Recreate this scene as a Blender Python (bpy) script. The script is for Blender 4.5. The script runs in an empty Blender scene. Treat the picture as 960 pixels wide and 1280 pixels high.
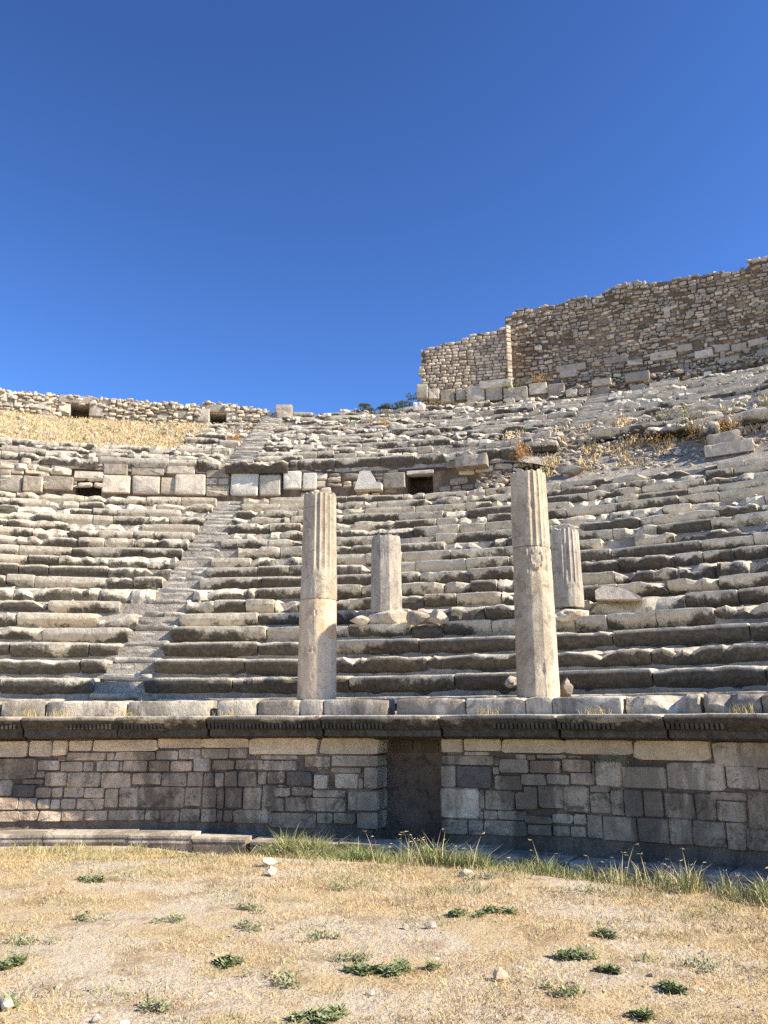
import bpy, math, random
import numpy as np
from mathutils import Vector, Matrix, noise as mn
sc = bpy.context.scene
R_ = math.radians
# ------------------------------------------------------------------ camera
EYE = 1.62
F, PITCH, ROLL = 1050.0, 0.2384, -0.0044
CX, CY = -4.7224, -1.1997            # centre of the theatre's curve
cam = bpy.data.cameras.new('camera'); co = bpy.data.objects.new('camera', cam)
sc.collection.objects.link(co); sc.camera = co
co.matrix_world = (Matrix.Translation((0, 0, EYE)) @ Matrix.Rotation(math.pi/2 + PITCH, 4, 'X')
                   @ Matrix.Rotation(ROLL, 4, 'Z'))
cam.sensor_fit = 'VERTICAL'; cam.sensor_height = 36; cam.lens = 36*F/1280
cam.clip_start = 0.1; cam.clip_end = 3000
# ------------------------------------------------------------------ light
SUN_AZ, SUN_EL = R_(108.5), R_(36.5)      # azimuth measured from +Y towards +X
w = bpy.data.worlds.new('World'); sc.world = w; w.use_nodes = True
nt = w.node_tree; nt.nodes.clear()
sky = nt.nodes.new('ShaderNodeTexSky'); sky.sky_type = 'NISHITA'; sky.sun_disc = False
sky.sun_elevation = SUN_EL; sky.sun_rotation = SUN_AZ
sky.air_density = 1.0; sky.dust_density = 0.0; sky.ozone_density = 5.0; sky.altitude = 1200
bg = nt.nodes.new('ShaderNodeBackground'); bg.inputs[1].default_value = 0.061
wo = nt.nodes.new('ShaderNodeOutputWorld')
gm = nt.nodes.new('ShaderNodeGamma'); gm.inputs[1].default_value = 1.50
nt.links.new(sky.outputs[0], gm.inputs[0]); nt.links.new(gm.outputs[0], bg.inputs[0]); nt.links.new(bg.outputs[0], wo.inputs[0])
sl = bpy.data.lights.new('sun', 'SUN'); sl.energy = 4.6; sl.angle = R_(0.55); sl.color = (1.0, 0.905, 0.75)
so = bpy.data.objects.new('sun', sl); sc.collection.objects.link(so)
sd = Vector((math.sin(SUN_AZ)*math.cos(SUN_EL), math.cos(SUN_AZ)*math.cos(SUN_EL), math.sin(SUN_EL)))
so.rotation_euler = sd.to_track_quat('Z', 'Y').to_euler(); so.location = (30, 0, 30)
sc.view_settings.view_transform = 'Standard'; sc.view_settings.look = 'None'
sc.view_settings.exposure = 1.08; sc.view_settings.gamma = 1.0
sc.cycles.use_denoising = False
sc.cycles.max_bounces = 5
rng = random.Random(7)
U = rng.uniform
# ------------------------------------------------------------------ where things stand (measured from the photograph)
def ray(px, py):
    x, y = px-480, py-640
    c, s = math.cos(ROLL), math.sin(ROLL)
    x, y = x*c + y*s, -x*s + y*c
    c, s = math.cos(PITCH), math.sin(PITCH)
    fx, u = x/F, -y/F
    return fx, c - u*s, s + u*c
def hit(px, py, R):
    """pixel -> (theta, z) on the cylinder of radius R about the theatre's centre"""
    a, b, c = ray(px, py)
    A = a*a + b*b; B = -2*(a*CX + b*CY); Q = CX*CX + CY*CY - R*R
    t = (-B + math.sqrt(B*B - 4*A*Q))/2/A
    return math.atan2(a*t-CX, b*t-CY), EYE + c*t
def th(px, py, R): return hit(px, py, R)[0]
def ground_at(px, py, z=0.0):
    a, b, c = ray(px, py); t = (z-EYE)/c
    return a*t, b*t
def pol(t, R, z=0.0): return (CX + R*math.sin(t), CY + R*math.cos(t), z)
# ------------------------------------------------------------------ node materials
MATS = {}
def N(nt, typ, **kw):
    n = nt.nodes.new(typ)
    for k, v in kw.items():
        if k.startswith('i_'): n.inputs[int(k[2:])].default_value = v
        else: setattr(n, k, v)
    return n
class MB:
    def __init__(s, name, rough=0.9):
        s.m = bpy.data.materials.new(name); s.m.use_nodes = True; s.t = s.m.node_tree
        s.b = s.t.nodes['Principled BSDF']; s.b.inputs['Roughness'].default_value = rough
        s.b.inputs['Specular IOR Level'].default_value = 0.2
        s.pos = N(s.t, 'ShaderNodeNewGeometry').outputs['Position']
        MATS[name] = s.m
    def L(s, a, b): s.t.links.new(a, b)
    def noise(s, scale, detail=4, rough=0.55, vec=None, stretch=None, dist=0.0):
        v = vec or s.pos
        if stretch:
            mp = N(s.t, 'ShaderNodeMapping'); mp.inputs['Scale'].default_value = stretch
            s.L(v, mp.inputs[0]); v = mp.outputs[0]
        n = N(s.t, 'ShaderNodeTexNoise'); n.inputs['Scale'].default_value = scale
        n.inputs['Detail'].default_value = detail; n.inputs['Roughness'].default_value = rough
        n.inputs['Distortion'].default_value = dist
        s.L(v, n.inputs['Vector']); return n.outputs['Fac']
    def mr(s, v, a, b, c=0.0, d=1.0):
        n = N(s.t, 'ShaderNodeMapRange'); n.interpolation_type = 'SMOOTHSTEP'
        s.L(v, n.inputs[0])
        for i, x in enumerate((a, b, c, d)): n.inputs[i+1].default_value = x
        return n.outputs[0]
    def math(s, op, a, b=None):
        n = N(s.t, 'ShaderNodeMath', operation=op)
        for i, x in enumerate((a, b)):
            if x is None: continue
            if isinstance(x, (int, float)): n.inputs[i].default_value = x
            else: s.L(x, n.inputs[i])
        return n.outputs[0]
    def mix(s, f, a, b, mode='MIX'):
        n = N(s.t, 'ShaderNodeMix', data_type='RGBA', blend_type=mode)
        for k, x in ((0, f), (6, a), (7, b)):
            if isinstance(x, (int, float)): n.inputs[k].default_value = x
            elif isinstance(x, tuple): n.inputs[k].default_value = x + (1,)
            else: s.L(x, n.inputs[k])
        return n.outputs[2]
    def rnd(s):
        oi = N(s.t, 'ShaderNodeObjectInfo').outputs['Random']
        ri = N(s.t, 'ShaderNodeNewGeometry').outputs['Random Per Island']
        return s.math('FRACT', s.math('ADD', oi, ri))
    def bump(s, *layers, dist=0.02):
        prev = None
        for h, st, d in layers:
            n = N(s.t, 'ShaderNodeBump'); n.inputs['Strength'].default_value = st
            n.inputs['Distance'].default_value = d
            s.L(h, n.inputs['Height'])
            if prev: s.L(prev, n.inputs['Normal'])
            prev = n.outputs[0]
        s.L(prev, s.b.inputs['Normal'])
    def out(s, col): s.L(col, s.b.inputs['Base Color']); return s.m

def stone(name, light, mid, dark, patina=0.0, blotch=0.35, tint=0.25, warm=(0.50, 0.36, 0.22), warmth=0.3, bump=1.0, streak=False, rnd_pat=0.4):
    """weathered stone; patina = how far the black crust climbs up the riser (UV v = height share)"""
    m = MB(name)
    n1 = m.noise(1.3, 5); n2 = m.noise(6.0, 6, 0.65); n3 = m.noise(38, 4, 0.7)
    r = m.rnd()
    c = m.mix(m.mr(n2, 0.32, 0.68), mid, light)
    c = m.mix(m.math('MULTIPLY', m.mr(m.noise(0.9, 3, vec=None, stretch=(1, 1, 2)), 0.5, 0.7), warmth), c, warm)
    r2 = m.math('FRACT', m.math('MULTIPLY', r, 7.31))
    c = m.mix(m.math('MULTIPLY', m.mr(r2, 0.55, 1.0), 0.55), c, (mid[0]*0.78, mid[1]*0.82, mid[2]*0.92))
    # grey lichen blotches
    bl = m.mr(m.noise(3.4, 8, 0.8, dist=0.6), 0.52, 0.60)
    spk = m.mr(m.noise(17, 5, 0.8), 0.56, 0.66)
    c = m.mix(m.math('MULTIPLY', spk, blotch*0.9), c, dark)
    c = m.mix(m.math('MULTIPLY', bl, blotch), c, dark)
    if patina > 0:
        uv = N(m.t, 'ShaderNodeUVMap').outputs[0]
        sx = N(m.t, 'ShaderNodeSeparateXYZ'); m.L(uv, sx.inputs[0]); v = sx.outputs[1]
        ci = N(m.t, 'ShaderNodeObjectInfo').outputs['Color']
        sc_ = N(m.t, 'ShaderNodeSeparateColor'); m.L(ci, sc_.inputs[0]); pr = sc_.outputs[0]
        rag = m.noise(2.6, 5, 0.7, stretch=(1.0, 1.0, 0.6))
        big = m.noise(0.75, 2)
        edge = m.math('ADD', m.math('MULTIPLY', m.math('SUBTRACT', rag, 0.5), 1.7),
                      m.math('MULTIPLY', m.math('SUBTRACT', big, 0.5), 2.6))
        lvl = m.math('ADD', m.math('MULTIPLY', pr, patina), m.math('MULTIPLY', m.math('SUBTRACT', r, 0.5), rnd_pat))
        d = m.math('SUBTRACT', m.math('ADD', lvl, edge), v)
        d = m.math('ADD', d, m.math('MULTIPLY', m.math('SUBTRACT', m.noise(14, 5, 0.75), 0.5), 0.7))
        mk = m.mr(d, -0.10, 0.26)
        cap = m.mr(v, 0.80, 0.97, 1.0, 0.0)
        mk = m.math('MULTIPLY', m.math('MULTIPLY', mk, cap), 0.93)
        pc = m.mix(m.mr(m.noise(9, 6, 0.8), .38, .66), (0.035, 0.029, 0.022), (0.105, 0.087, 0.066))
        c = m.mix(mk, c, pc)
    if streak:
        st = m.mr(m.noise(1.15, 5, 0.68, stretch=(1, 1, 0.28), dist=0.4), 0.42, 0.56)
        st2 = m.mr(m.noise(4.5, 4, 0.6, stretch=(1, 1, 0.12)), 0.50, 0.70)
        c = m.mix(m.math('MULTIPLY', m.math('MAXIMUM', m.math('MULTIPLY', st, 0.85), m.math('MULTIPLY', st2, 0.5)), streak if isinstance(streak, float) else 0.85), c, dark)
    g = m.math('ADD', m.math('MULTIPLY', n3, 0.5), 0.75)
    g2 = m.math('ADD', m.math('MULTIPLY', r, tint), 1-tint*0.5)
    gg = m.math('MULTIPLY', g, g2)
    cg = N(m.t, 'ShaderNodeCombineColor')
    for i in range(3): m.L(gg, cg.inputs[i])
    c = m.mix(1.0, c, cg.outputs[0], 'MULTIPLY')
    pits = m.mr(m.noise(22, 3, 0.6), 0.30, 0.45)
    m.bump((n2, 0.8*bump, 0.035), (n3, 0.7*bump, 0.012), (pits, 0.5*bump, 0.01))
    return m.out(c)

stone('seat_marble', (0.69, 0.61, 0.46), (0.52, 0.45, 0.33), (0.14, 0.115, 0.085), patina=0.62, blotch=0.45, warmth=0.35)
stone('upper_seat_marble', (0.69, 0.61, 0.47), (0.50, 0.43, 0.32), (0.13, 0.11, 0.085), patina=0.50, blotch=0.6, warmth=0.25)
stone('cornice_marble', (0.56, 0.47, 0.34), (0.42, 0.34, 0.24), (0.09, 0.07, 0.05), patina=1.05, blotch=0.6, rnd_pat=0.3)
stone('kerb_marble', (0.70, 0.61, 0.46), (0.56, 0.48, 0.36), (0.17, 0.14, 0.105), blotch=0.6, warmth=0.2, streak=True)
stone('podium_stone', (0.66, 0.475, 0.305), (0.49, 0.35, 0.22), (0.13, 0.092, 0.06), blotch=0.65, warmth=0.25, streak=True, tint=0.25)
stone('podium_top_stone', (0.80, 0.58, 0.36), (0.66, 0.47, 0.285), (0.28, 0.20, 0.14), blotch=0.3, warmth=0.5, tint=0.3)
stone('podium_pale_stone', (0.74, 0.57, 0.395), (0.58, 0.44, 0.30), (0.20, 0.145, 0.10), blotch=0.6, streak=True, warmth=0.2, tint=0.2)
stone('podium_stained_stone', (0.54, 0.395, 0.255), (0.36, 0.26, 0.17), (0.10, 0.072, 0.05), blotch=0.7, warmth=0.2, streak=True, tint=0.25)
stone('podium_dark_stone', (0.20, 0.155, 0.115), (0.14, 0.11, 0.085), (0.06, 0.055, 0.05), blotch=0.5, warmth=0.0, tint=0.3)
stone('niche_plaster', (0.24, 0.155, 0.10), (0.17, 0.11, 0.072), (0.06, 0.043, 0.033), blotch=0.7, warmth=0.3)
stone('column_marble', (0.64, 0.54, 0.385), (0.52, 0.43, 0.305), (0.20, 0.16, 0.115), blotch=0.6, streak=0.6, warmth=0.35, warm=(0.60, 0.42, 0.24), bump=0.7, tint=0.06)
stone('column_stained_marble', (0.70, 0.56, 0.38), (0.62, 0.46, 0.29), (0.30, 0.22, 0.15), blotch=0.45, warmth=0.9, warm=(0.66, 0.40, 0.18), bump=0.55, tint=0.06)
stone('column_grey_marble', (0.62, 0.55, 0.43), (0.50, 0.44, 0.34), (0.17, 0.145, 0.115), blotch=0.6, streak=0.55, warmth=0.15, bump=0.7, tint=0.06)
stone('white_marble', (0.70, 0.64, 0.52), (0.58, 0.53, 0.43), (0.27, 0.25, 0.22), blotch=0.3, warmth=0.1, tint=0.1)
stone('slab_stone', (0.64, 0.56, 0.43), (0.52, 0.44, 0.33), (0.20, 0.165, 0.125), blotch=0.4, warmth=0.3, tint=0.25)
stone('stair_stone', (0.58, 0.53, 0.43), (0.43, 0.385, 0.305), (0.16, 0.14, 0.11), blotch=0.6, warmth=0.15, tint=0.45)
stone('rubble', (0.58, 0.49, 0.36), (0.40, 0.33, 0.235), (0.12, 0.10, 0.075), blotch=0.4, warmth=0.25, tint=0.8)
stone('rubble_light', (0.68, 0.58, 0.43), (0.54, 0.45, 0.325), (0.20, 0.16, 0.11), blotch=0.35, warmth=0.3, tint=0.6)
stone('castle_stone', (0.50, 0.41, 0.295), (0.28, 0.22, 0.155), (0.10, 0.08, 0.06), blotch=0.4, warmth=0.3, warm=(0.38, 0.24, 0.16), tint=1.1)
stone('castle_brick_stone', (0.58, 0.475, 0.35), (0.42, 0.335, 0.24), (0.17, 0.135, 0.10), blotch=0.25, warmth=0.3, tint=0.7)
stone('mortar', (0.36, 0.25, 0.16), (0.25, 0.17, 0.11), (0.085, 0.06, 0.04), blotch=0.5, streak=True, warmth=0.4, warm=(0.30, 0.17, 0.10))
stone('opening_shade', (0.10, 0.08, 0.065), (0.07, 0.055, 0.045), (0.03, 0.026, 0.024), blotch=0.5)  # near-black colour stands in for the shade inside the wall openings
stone('boulder_grey', (0.44, 0.375, 0.285), (0.31, 0.26, 0.195), (0.10, 0.085, 0.065), blotch=0.5, warmth=0.1, tint=0.3)

def plain(name, a, b, rough=0.85, trans=False, isl=True):
    m = MB(name, rough)
    r = m.rnd()
    c = m.mix(r, a, b)
    if trans:
        m.b.inputs['Transmission Weight'].default_value = 0.0
        m.b.inputs['Subsurface Weight'].default_value = 0.0
    return m.out(c)
plain('straw', (0.66, 0.47, 0.20), (0.48, 0.33, 0.14))
plain('straw_pale', (0.70, 0.56, 0.31), (0.54, 0.42, 0.22))
plain('straw_brown', (0.36, 0.25, 0.13), (0.22, 0.15, 0.08))
plain('grass_green', (0.15, 0.19, 0.06), (0.30, 0.31, 0.12))
plain('grass_olive', (0.30, 0.28, 0.12), (0.44, 0.38, 0.18))
plain('leaf_green', (0.17, 0.21, 0.085), (0.30, 0.33, 0.15))
plain('leaf_greygreen', (0.22, 0.25, 0.13), (0.34, 0.36, 0.20))
plain('leaf_dark', (0.09, 0.12, 0.05), (0.16, 0.19, 0.08))
plain('dry_orange', (0.55, 0.27, 0.11), (0.62, 0.38, 0.18))
def ground_mat():
    m = MB('ground_soil')
    n1 = m.noise(0.8, 5, 0.6); n2 = m.noise(5, 6, 0.7); n3 = m.noise(45, 4, 0.75)
    c = m.mix(m.mr(n1, 0.44, 0.56), (0.59, 0.495, 0.36), (0.56, 0.425, 0.24))
    c = m.mix(m.math('MULTIPLY', m.mr(n2, 0.5, 0.72), 0.7), c, (0.64, 0.53, 0.38))
    c = m.mix(m.math('MULTIPLY', m.mr(m.noise(2.1, 6, 0.7), 0.50, 0.64), 0.65), c, (0.32, 0.225, 0.12))
    c = m.mix(m.math('MULTIPLY', m.mr(n3, 0.5, 0.75), 0.6), c, (0.24, 0.17, 0.10))
    pebble = N(m.t, 'ShaderNodeTexVoronoi'); pebble.inputs['Scale'].default_value = 30
    m.L(m.pos, pebble.inputs['Vector'])
    m.bump((n2, 0.9, 0.05), (n3, 0.9, 0.02), (pebble.outputs['Distance'], 0.3, 0.01))
    return m.out(c)
ground_mat()
def slope_mat():
    m = MB('slope_soil')
    n1 = m.noise(1.1, 5, 0.65); n3 = m.noise(9, 5, 0.75)
    c = m.mix(m.mr(n1, 0.38, 0.62), (0.40, 0.33, 0.24), (0.56, 0.43, 0.25))
    c = m.mix(m.math('MULTIPLY', m.mr(n3, 0.5, 0.75), 0.8), c, (0.66, 0.60, 0.50))
    c = m.mix(m.math('MULTIPLY', m.mr(m.noise(5, 5, 0.7), 0.56, 0.66), 0.7), c, (0.14, 0.12, 0.09))
    m.bump((n1, 0.8, 0.2), (n3, 1.0, 0.08)); return m.out(c)
slope_mat()
def core_mat():
    m = MB('terrace_fill')
    n1 = m.noise(1.6, 6, 0.7); n3 = m.noise(8, 5, 0.75)
    c = m.mix(m.mr(n1, 0.4, 0.6), (0.30, 0.26, 0.21), (0.44, 0.38, 0.30))
    c = m.mix(m.math('MULTIPLY', m.mr(n3, 0.52, 0.7), 0.8), c, (0.10, 0.085, 0.07))
    m.bump((n1, 0.8, 0.15), (n3, 1.0, 0.06)); return m.out(c)
core_mat()
# ------------------------------------------------------------------ object helpers
col = sc.collection
def props(o, label=None, cat=None, group=None, kind=None):
    if label: o['label'] = label
    if cat: o['category'] = cat
    if group: o['group'] = group
    if kind: o['kind'] = kind
    return o
def empty(name, loc, label, cat, group=None, rz=0.0):
    o = bpy.data.objects.new(name, None); col.objects.link(o); o.location = loc
    o.rotation_euler[2] = rz; o.empty_display_size = 0.3
    return props(o, label, cat, group)
def mesh(name, V, Fc, mat, uv=None, sharp=38, mats=None, mi=None):
    me = bpy.data.meshes.new(name)
    me.from_pydata([tuple(v) for v in V], [], [tuple(f) for f in Fc])
    for x in (mats or [mat]): me.materials.append(MATS[x])
    if mi is not None: me.polygons.foreach_set('material_index', mi)
    if uv is not None:
        l = me.uv_layers.new(name='UVMap')
        idx = np.empty(len(me.loops), dtype=np.int32); me.loops.foreach_get('vertex_index', idx)
        l.data.foreach_set('uv', np.asarray(uv, dtype=np.float32)[idx].ravel())
    me.polygons.foreach_set('use_smooth', [True]*len(me.polygons))
    if sharp and len(me.polygons) < 60000: me.set_sharp_from_angle(angle=R_(sharp))
    me.update(); return me
def obj(name, me, parent=None, loc=(0, 0, 0), rz=0.0, scale=(1, 1, 1), rot=None, patina=None):
    """world placement; parent keeps the world transform (parents are unscaled)"""
    o = bpy.data.objects.new(name, me); col.objects.link(o)
    e = rot if rot else (0, 0, rz)
    M = Matrix.LocRotScale(Vector(loc), __import__('mathutils').Euler(e), Vector(scale))
    if parent is not None:
        o.parent = parent
        P = Matrix.LocRotScale(parent.location, parent.rotation_euler, Vector((1, 1, 1)))
        if parent.parent is not None:
            g = parent.parent
            P = Matrix.LocRotScale(g.location, g.rotation_euler, Vector((1, 1, 1))) @ P
        o.matrix_basis = P.inverted() @ M
    else: o.matrix_basis = M
    if patina is not None: o.color = (patina, 0, 0, 1)
    return o
class Soup:
    """collects pieces for one joined mesh"""
    def __init__(s): s.V = []; s.F3 = []; s.n = 0; s.UV = []; s.MI = []
    def add(s, V, Fc, M=None, uv=None, mi=0):
        V = np.asarray(V, dtype=np.float64)
        if M is not None:
            A = np.array(M); V = V @ A[:3, :3].T + A[:3, 3]
        s.V.append(V); s.F3 += [tuple(i+s.n for i in f) for f in Fc]; s.n += len(V)
        s.UV.append(np.asarray(uv) if uv is not None else np.full((len(V), 2), 0.5)); s.MI += [mi]*len(Fc)
    def mesh(s, name, mats, sharp=38):
        return mesh(name, np.concatenate(s.V), s.F3, None, np.concatenate(s.UV), sharp, mats=mats if isinstance(mats, list) else [mats], mi=s.MI)
def nz(x, y, z, s=1.0): return mn.noise(Vector((x*s, y*s, z*s)))
# ------------------------------------------------------------------ stone piece shapes
def seat_shape(L, H, D, seed, wear=1.0, prof='seat'):
    r = random.Random(seed)
    if prof == 'seat':      # overhanging rounded nosing, hollow riser
        P = [(D, 0), (D, H), (D*0.5, H+0.004), (0.05, H), (0.008, H*0.985), (0.0, H*0.94), (0.004, H*0.72), (0.022, H*0.60), (0.09, H*0.40), (0.18, H*0.22), (0.20, 0.0)]
    elif prof == 'box':
        P = [(D, 0), (D, H), (D*0.5, H), (0.05, H), (0.015, H*0.97), (0.0, H*0.88), (0.0, H*0.6), (0.004, H*0.3), (0.01, 0.0)]
    elif prof == 'worn':    # a lump with a broken front
        P = [(D, 0), (D, H*0.95), (D*0.5, H), (0.16, H*0.98), (0.07, H*0.9), (0.02, H*0.72), (0.0, H*0.5), (0.02, H*0.3), (0.05, 0.0)]
    elif prof == 'cornice':
        P = [(D, 0), (D, H), (D*0.5, H), (0.03, H), (0.0, H*0.97), (0.0, H*0.82), (0.03, H*0.74), (0.06, H*0.66), (0.12, H*0.5), (0.19, H*0.36), (0.20, H*0.34), (0.20, 0.04), (0.40, 0.0)]
    n = max(5, int(round(L/(0.10 if wear > .5 else 0.15)))) if prof != 'cornice' else max(5, int(L/0.3))
    xs = [-L/2, -L/2+0.02] + [(-L/2 + L*(i/n)) + r.uniform(-.02, .02) for i in range(1, n)] + [L/2-0.02, L/2]
    V = []; UV = []
    off = r.uniform(0, 900)
    m = len(P)
    chips = [(r.uniform(-L/2, L/2), r.uniform(.06, .22), r.uniform(.02, .09)*wear) for _ in range(int(L*2.0*wear + 0.5))]
    endcut = (r.uniform(0, .10)*wear, r.uniform(0, .10)*wear)
    for i, x in enumerate(xs):
        end = i in (0, len(xs)-1)
        near = max(0, 1-(x+L/2)/0.18)*endcut[0] + max(0, 1-(L/2-x)/0.18)*endcut[1]
        chip = max([c[2]*max(0, 1-abs(x-c[0])/c[1])**0.6 for c in chips] + [0])
        wob = 0.020*wear*nz(x*2.2, off, 0) + .016*wear*nz(x*7, off, 4); wz = 0.028*wear*nz(x*1.7, off, 9) + .016*wear*nz(x*8, off, 2)
        for j, (y, z) in enumerate(P):
            yy, zz = y, z
            fr = max(0.0, 1 - y/0.16)            # how much this point belongs to the front edge
            tp = max(0.0, (z/H-0.45)/0.55)
            yy += fr*(chip*(0.4+tp) + near*0.9 + wob) + 0.012*wear*nz(x*5, j*3.1, off)*fr
            zz -= tp*fr*(chip*0.9 + near*0.7)
            zz += tp*wz + 0.008*wear*nz(x*6, off, j*2.3)*tp
            if end:
                yy = yy + (0.010 if y < 0.2 else 0); zz = zz - (0.010*tp)
            if 3 <= j <= 7 and prof != 'cornice':
                yy += r.uniform(-.5, 1)*.012*min(wear, 1.2)*1.4; zz += r.uniform(-1, .4)*.010*min(wear, 1.2)*1.4*tp
            V.append((x + (r.uniform(-.01, .01) if end else 0)*wear, yy, zz)); UV.append((x, z/H))
    if prof in ('worn', 'box', 'seat') and wear > .45:
        for _ in range(int(r.uniform(1.2, 2.6)*L*(1.4 if prof == 'worn' else .8)*min(wear, 1.4)) + (prof == 'worn')):
            cx_ = r.uniform(-L/2, L/2); nv = Vector((r.uniform(-.9, .9), -r.uniform(.3, 1), r.uniform(.4, 1.2))).normalized()
            p0 = Vector((cx_, 0, H)) - nv*r.uniform(.015, .085)*min(wear, 1.3)
            cut = r.uniform(.25, .6)
            for q, v in enumerate(V):
                vv = Vector(v)
                if v[1] > D*.75 or abs(v[0]-cx_) > cut: continue
                e = (vv-p0).dot(nv)
                if e > 0: vv -= nv*e; V[q] = (vv.x, vv.y, max(vv.z, 0.0))
    Fc = []
    k = len(xs)
    for i in range(k-1):
        for j in range(m):
            j2 = (j+1) % m
            Fc.append((i*m+j, (i+1)*m+j, (i+1)*m+j2, i*m+j2))
    Fc.append(tuple(range(m))[::1]); Fc.append(tuple(reversed(range((k-1)*m, k*m))))
    return V, Fc, UV
def rock_shape(seed, sub=1):
    import bmesh
    bm = bmesh.new(); bmesh.ops.create_icosphere(bm, subdivisions=sub, radius=0.5)
    r = random.Random(seed); o = Vector((r.uniform(0, 99), r.uniform(0, 99), seed))
    cuts = [(Vector((r.gauss(0, 1), r.gauss(0, 1), r.gauss(0, 1))).normalized(), r.uniform(.24, .40) if sub > 2 else r.uniform(.28, .42)) for _ in range(13 if sub > 2 else 7)]
    for v in bm.verts:
        v.co *= 1 + 0.5*mn.noise(v.co*2.2 + o) + (0.16*mn.noise(v.co*6 + o) + .07*mn.noise(v.co*13 + o) if sub > 2 else 0)
        for d, h in cuts:
            e = v.co.dot(d) - h
            if e > 0: v.co -= d*e*0.92
    V = [tuple(v.co) for v in bm.verts]; Fc = [tuple(v.index for v in f.verts) for f in bm.faces]
    bm.free(); return V, Fc
ROCKS = [rock_shape(i, 1) for i in range(14)]
BIGROCKS = [rock_shape(100+i, 4) for i in range(8)]
def face_stone(w_, h, d, seed, n=10, sq=0.72, bulge=0.03, jit=0.05):
    """a stone in a wall face: rounded-rectangle outline, pillowed front (front towards -y, base centre at origin z=0)"""
    r = random.Random(seed)
    V = []; Fc = []
    out = []
    for i in range(n):
        a = 2*math.pi*(i+0.5)/n
        c, s = math.cos(a), math.sin(a)
        e = 1-sq
        x = math.copysign(abs(c)**e, c); z = math.copysign(abs(s)**e, s)
        q = 1 + r.uniform(-jit, jit)
        out.append((x*q*w_/2, z*(1+r.uniform(-jit, jit))*h/2))
    ins = min(w_, h)*0.07
    for k, y in ((0, d), (0, 0.022), (1, 0.0), (2, 0.0)):
        for x, z in out:
            l = math.hypot(x, z)
            if k == 0: V.append((x, y + r.uniform(-.1, .1)*bulge, z + h/2)); continue
            f_ = 1-ins/max(l, ins*1.5)
            if k == 2: f_ *= .52
            yy = -bulge*(0.35 if k == 1 else 0.55) + bulge*.9*nz(x*5/max(w_, .01)**.5, z*6/max(h, .01)**.5, seed % 97 + k*.3)
            V.append((x*f_, yy, z*f_ + h/2))
    V.append((0, -bulge*.55, h/2))
    for q in range(3):
        for i in range(n):
            j = (i+1) % n
            Fc.append((q*n+i, (q+1)*n+i, (q+1)*n+j, q*n+j))
    for i in range(n): Fc.append((3*n+i, 4*n, 3*n+(i+1) % n))
    # faces wound so that normals point outwards
    UV = [(v[0], min(1, max(0, v[2]/h))) for v in V]
    return V, Fc, UV
def polar_sheet(name, th0, th1, nth, prof, mat, jit=0.0):
    """surface of revolution about the theatre centre; prof(theta) -> list of (R, z)"""
    V = []; Fc = []
    for i in range(nth+1):
        t = th0 + (th1-th0)*i/nth
        P = prof(t); m = len(P)
        for j, (R, z) in enumerate(P):
            q = jit*nz(t*60, j*0.7, 3.0)
            V.append(pol(t, R+q, z+q*0.6))
    for i in range(nth):
        for j in range(m-1): Fc.append((i*m+j, i*m+j+1, (i+1)*m+j+1, (i+1)*m+j))
    return mesh(name, V, Fc, mat, sharp=35)
def polar_box(name, t0, t1, R0, R1, z0, z1, mat, n=None):
    n = n or max(1, int((t1-t0)*R0/0.5))
    V = []; Fc = []
    for i in range(n+1):
        t = t0 + (t1-t0)*i/n
        V += [pol(t, R0, z0), pol(t, R0, z1), pol(t, R1, z1), pol(t, R1, z0)]
    for i in range(n):
        for j in range(4): Fc.append((i*4+j, i*4+(j+1) % 4, (i+1)*4+(j+1) % 4, (i+1)*4+j))
    Fc += [(3, 2, 1, 0), (n*4, n*4+1, n*4+2, n*4+3)]
    return mesh(name, V, Fc, mat, sharp=30)
# ------------------------------------------------------------------ measures of the theatre
RW = 15.55                     # podium wall face
Z_CORN0, Z_CORN = 1.285, 1.635
R1, DR, H1, DH = 17.75, 0.723, 2.365, 0.40     # first seat row: radius of its front, height of its top
NROW = 18
RD = 31.8                      # retaining wall of the gangway
ZU0 = 11.08                    # top of the dark row above it
RU0 = 31.45
def lowR(n): return R1 + DR*(n-1)
def lowZ(n): return H1 + DH*(n-1)
def upR(k): return RU0 + 0.15 + 0.73*k
DZU = 0.388
def upZ(k): return ZU0 + DZU*k
NUP = 16
TH_L, TH_R = R_(-30), R_(54)
ST = -0.0252                   # the stairway's bearing
ST2 = th(748, 505, 42.5)       # the upper stairway on the right
TG = th(238, 540, 38.0)        # where the grassy slope ends
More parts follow.
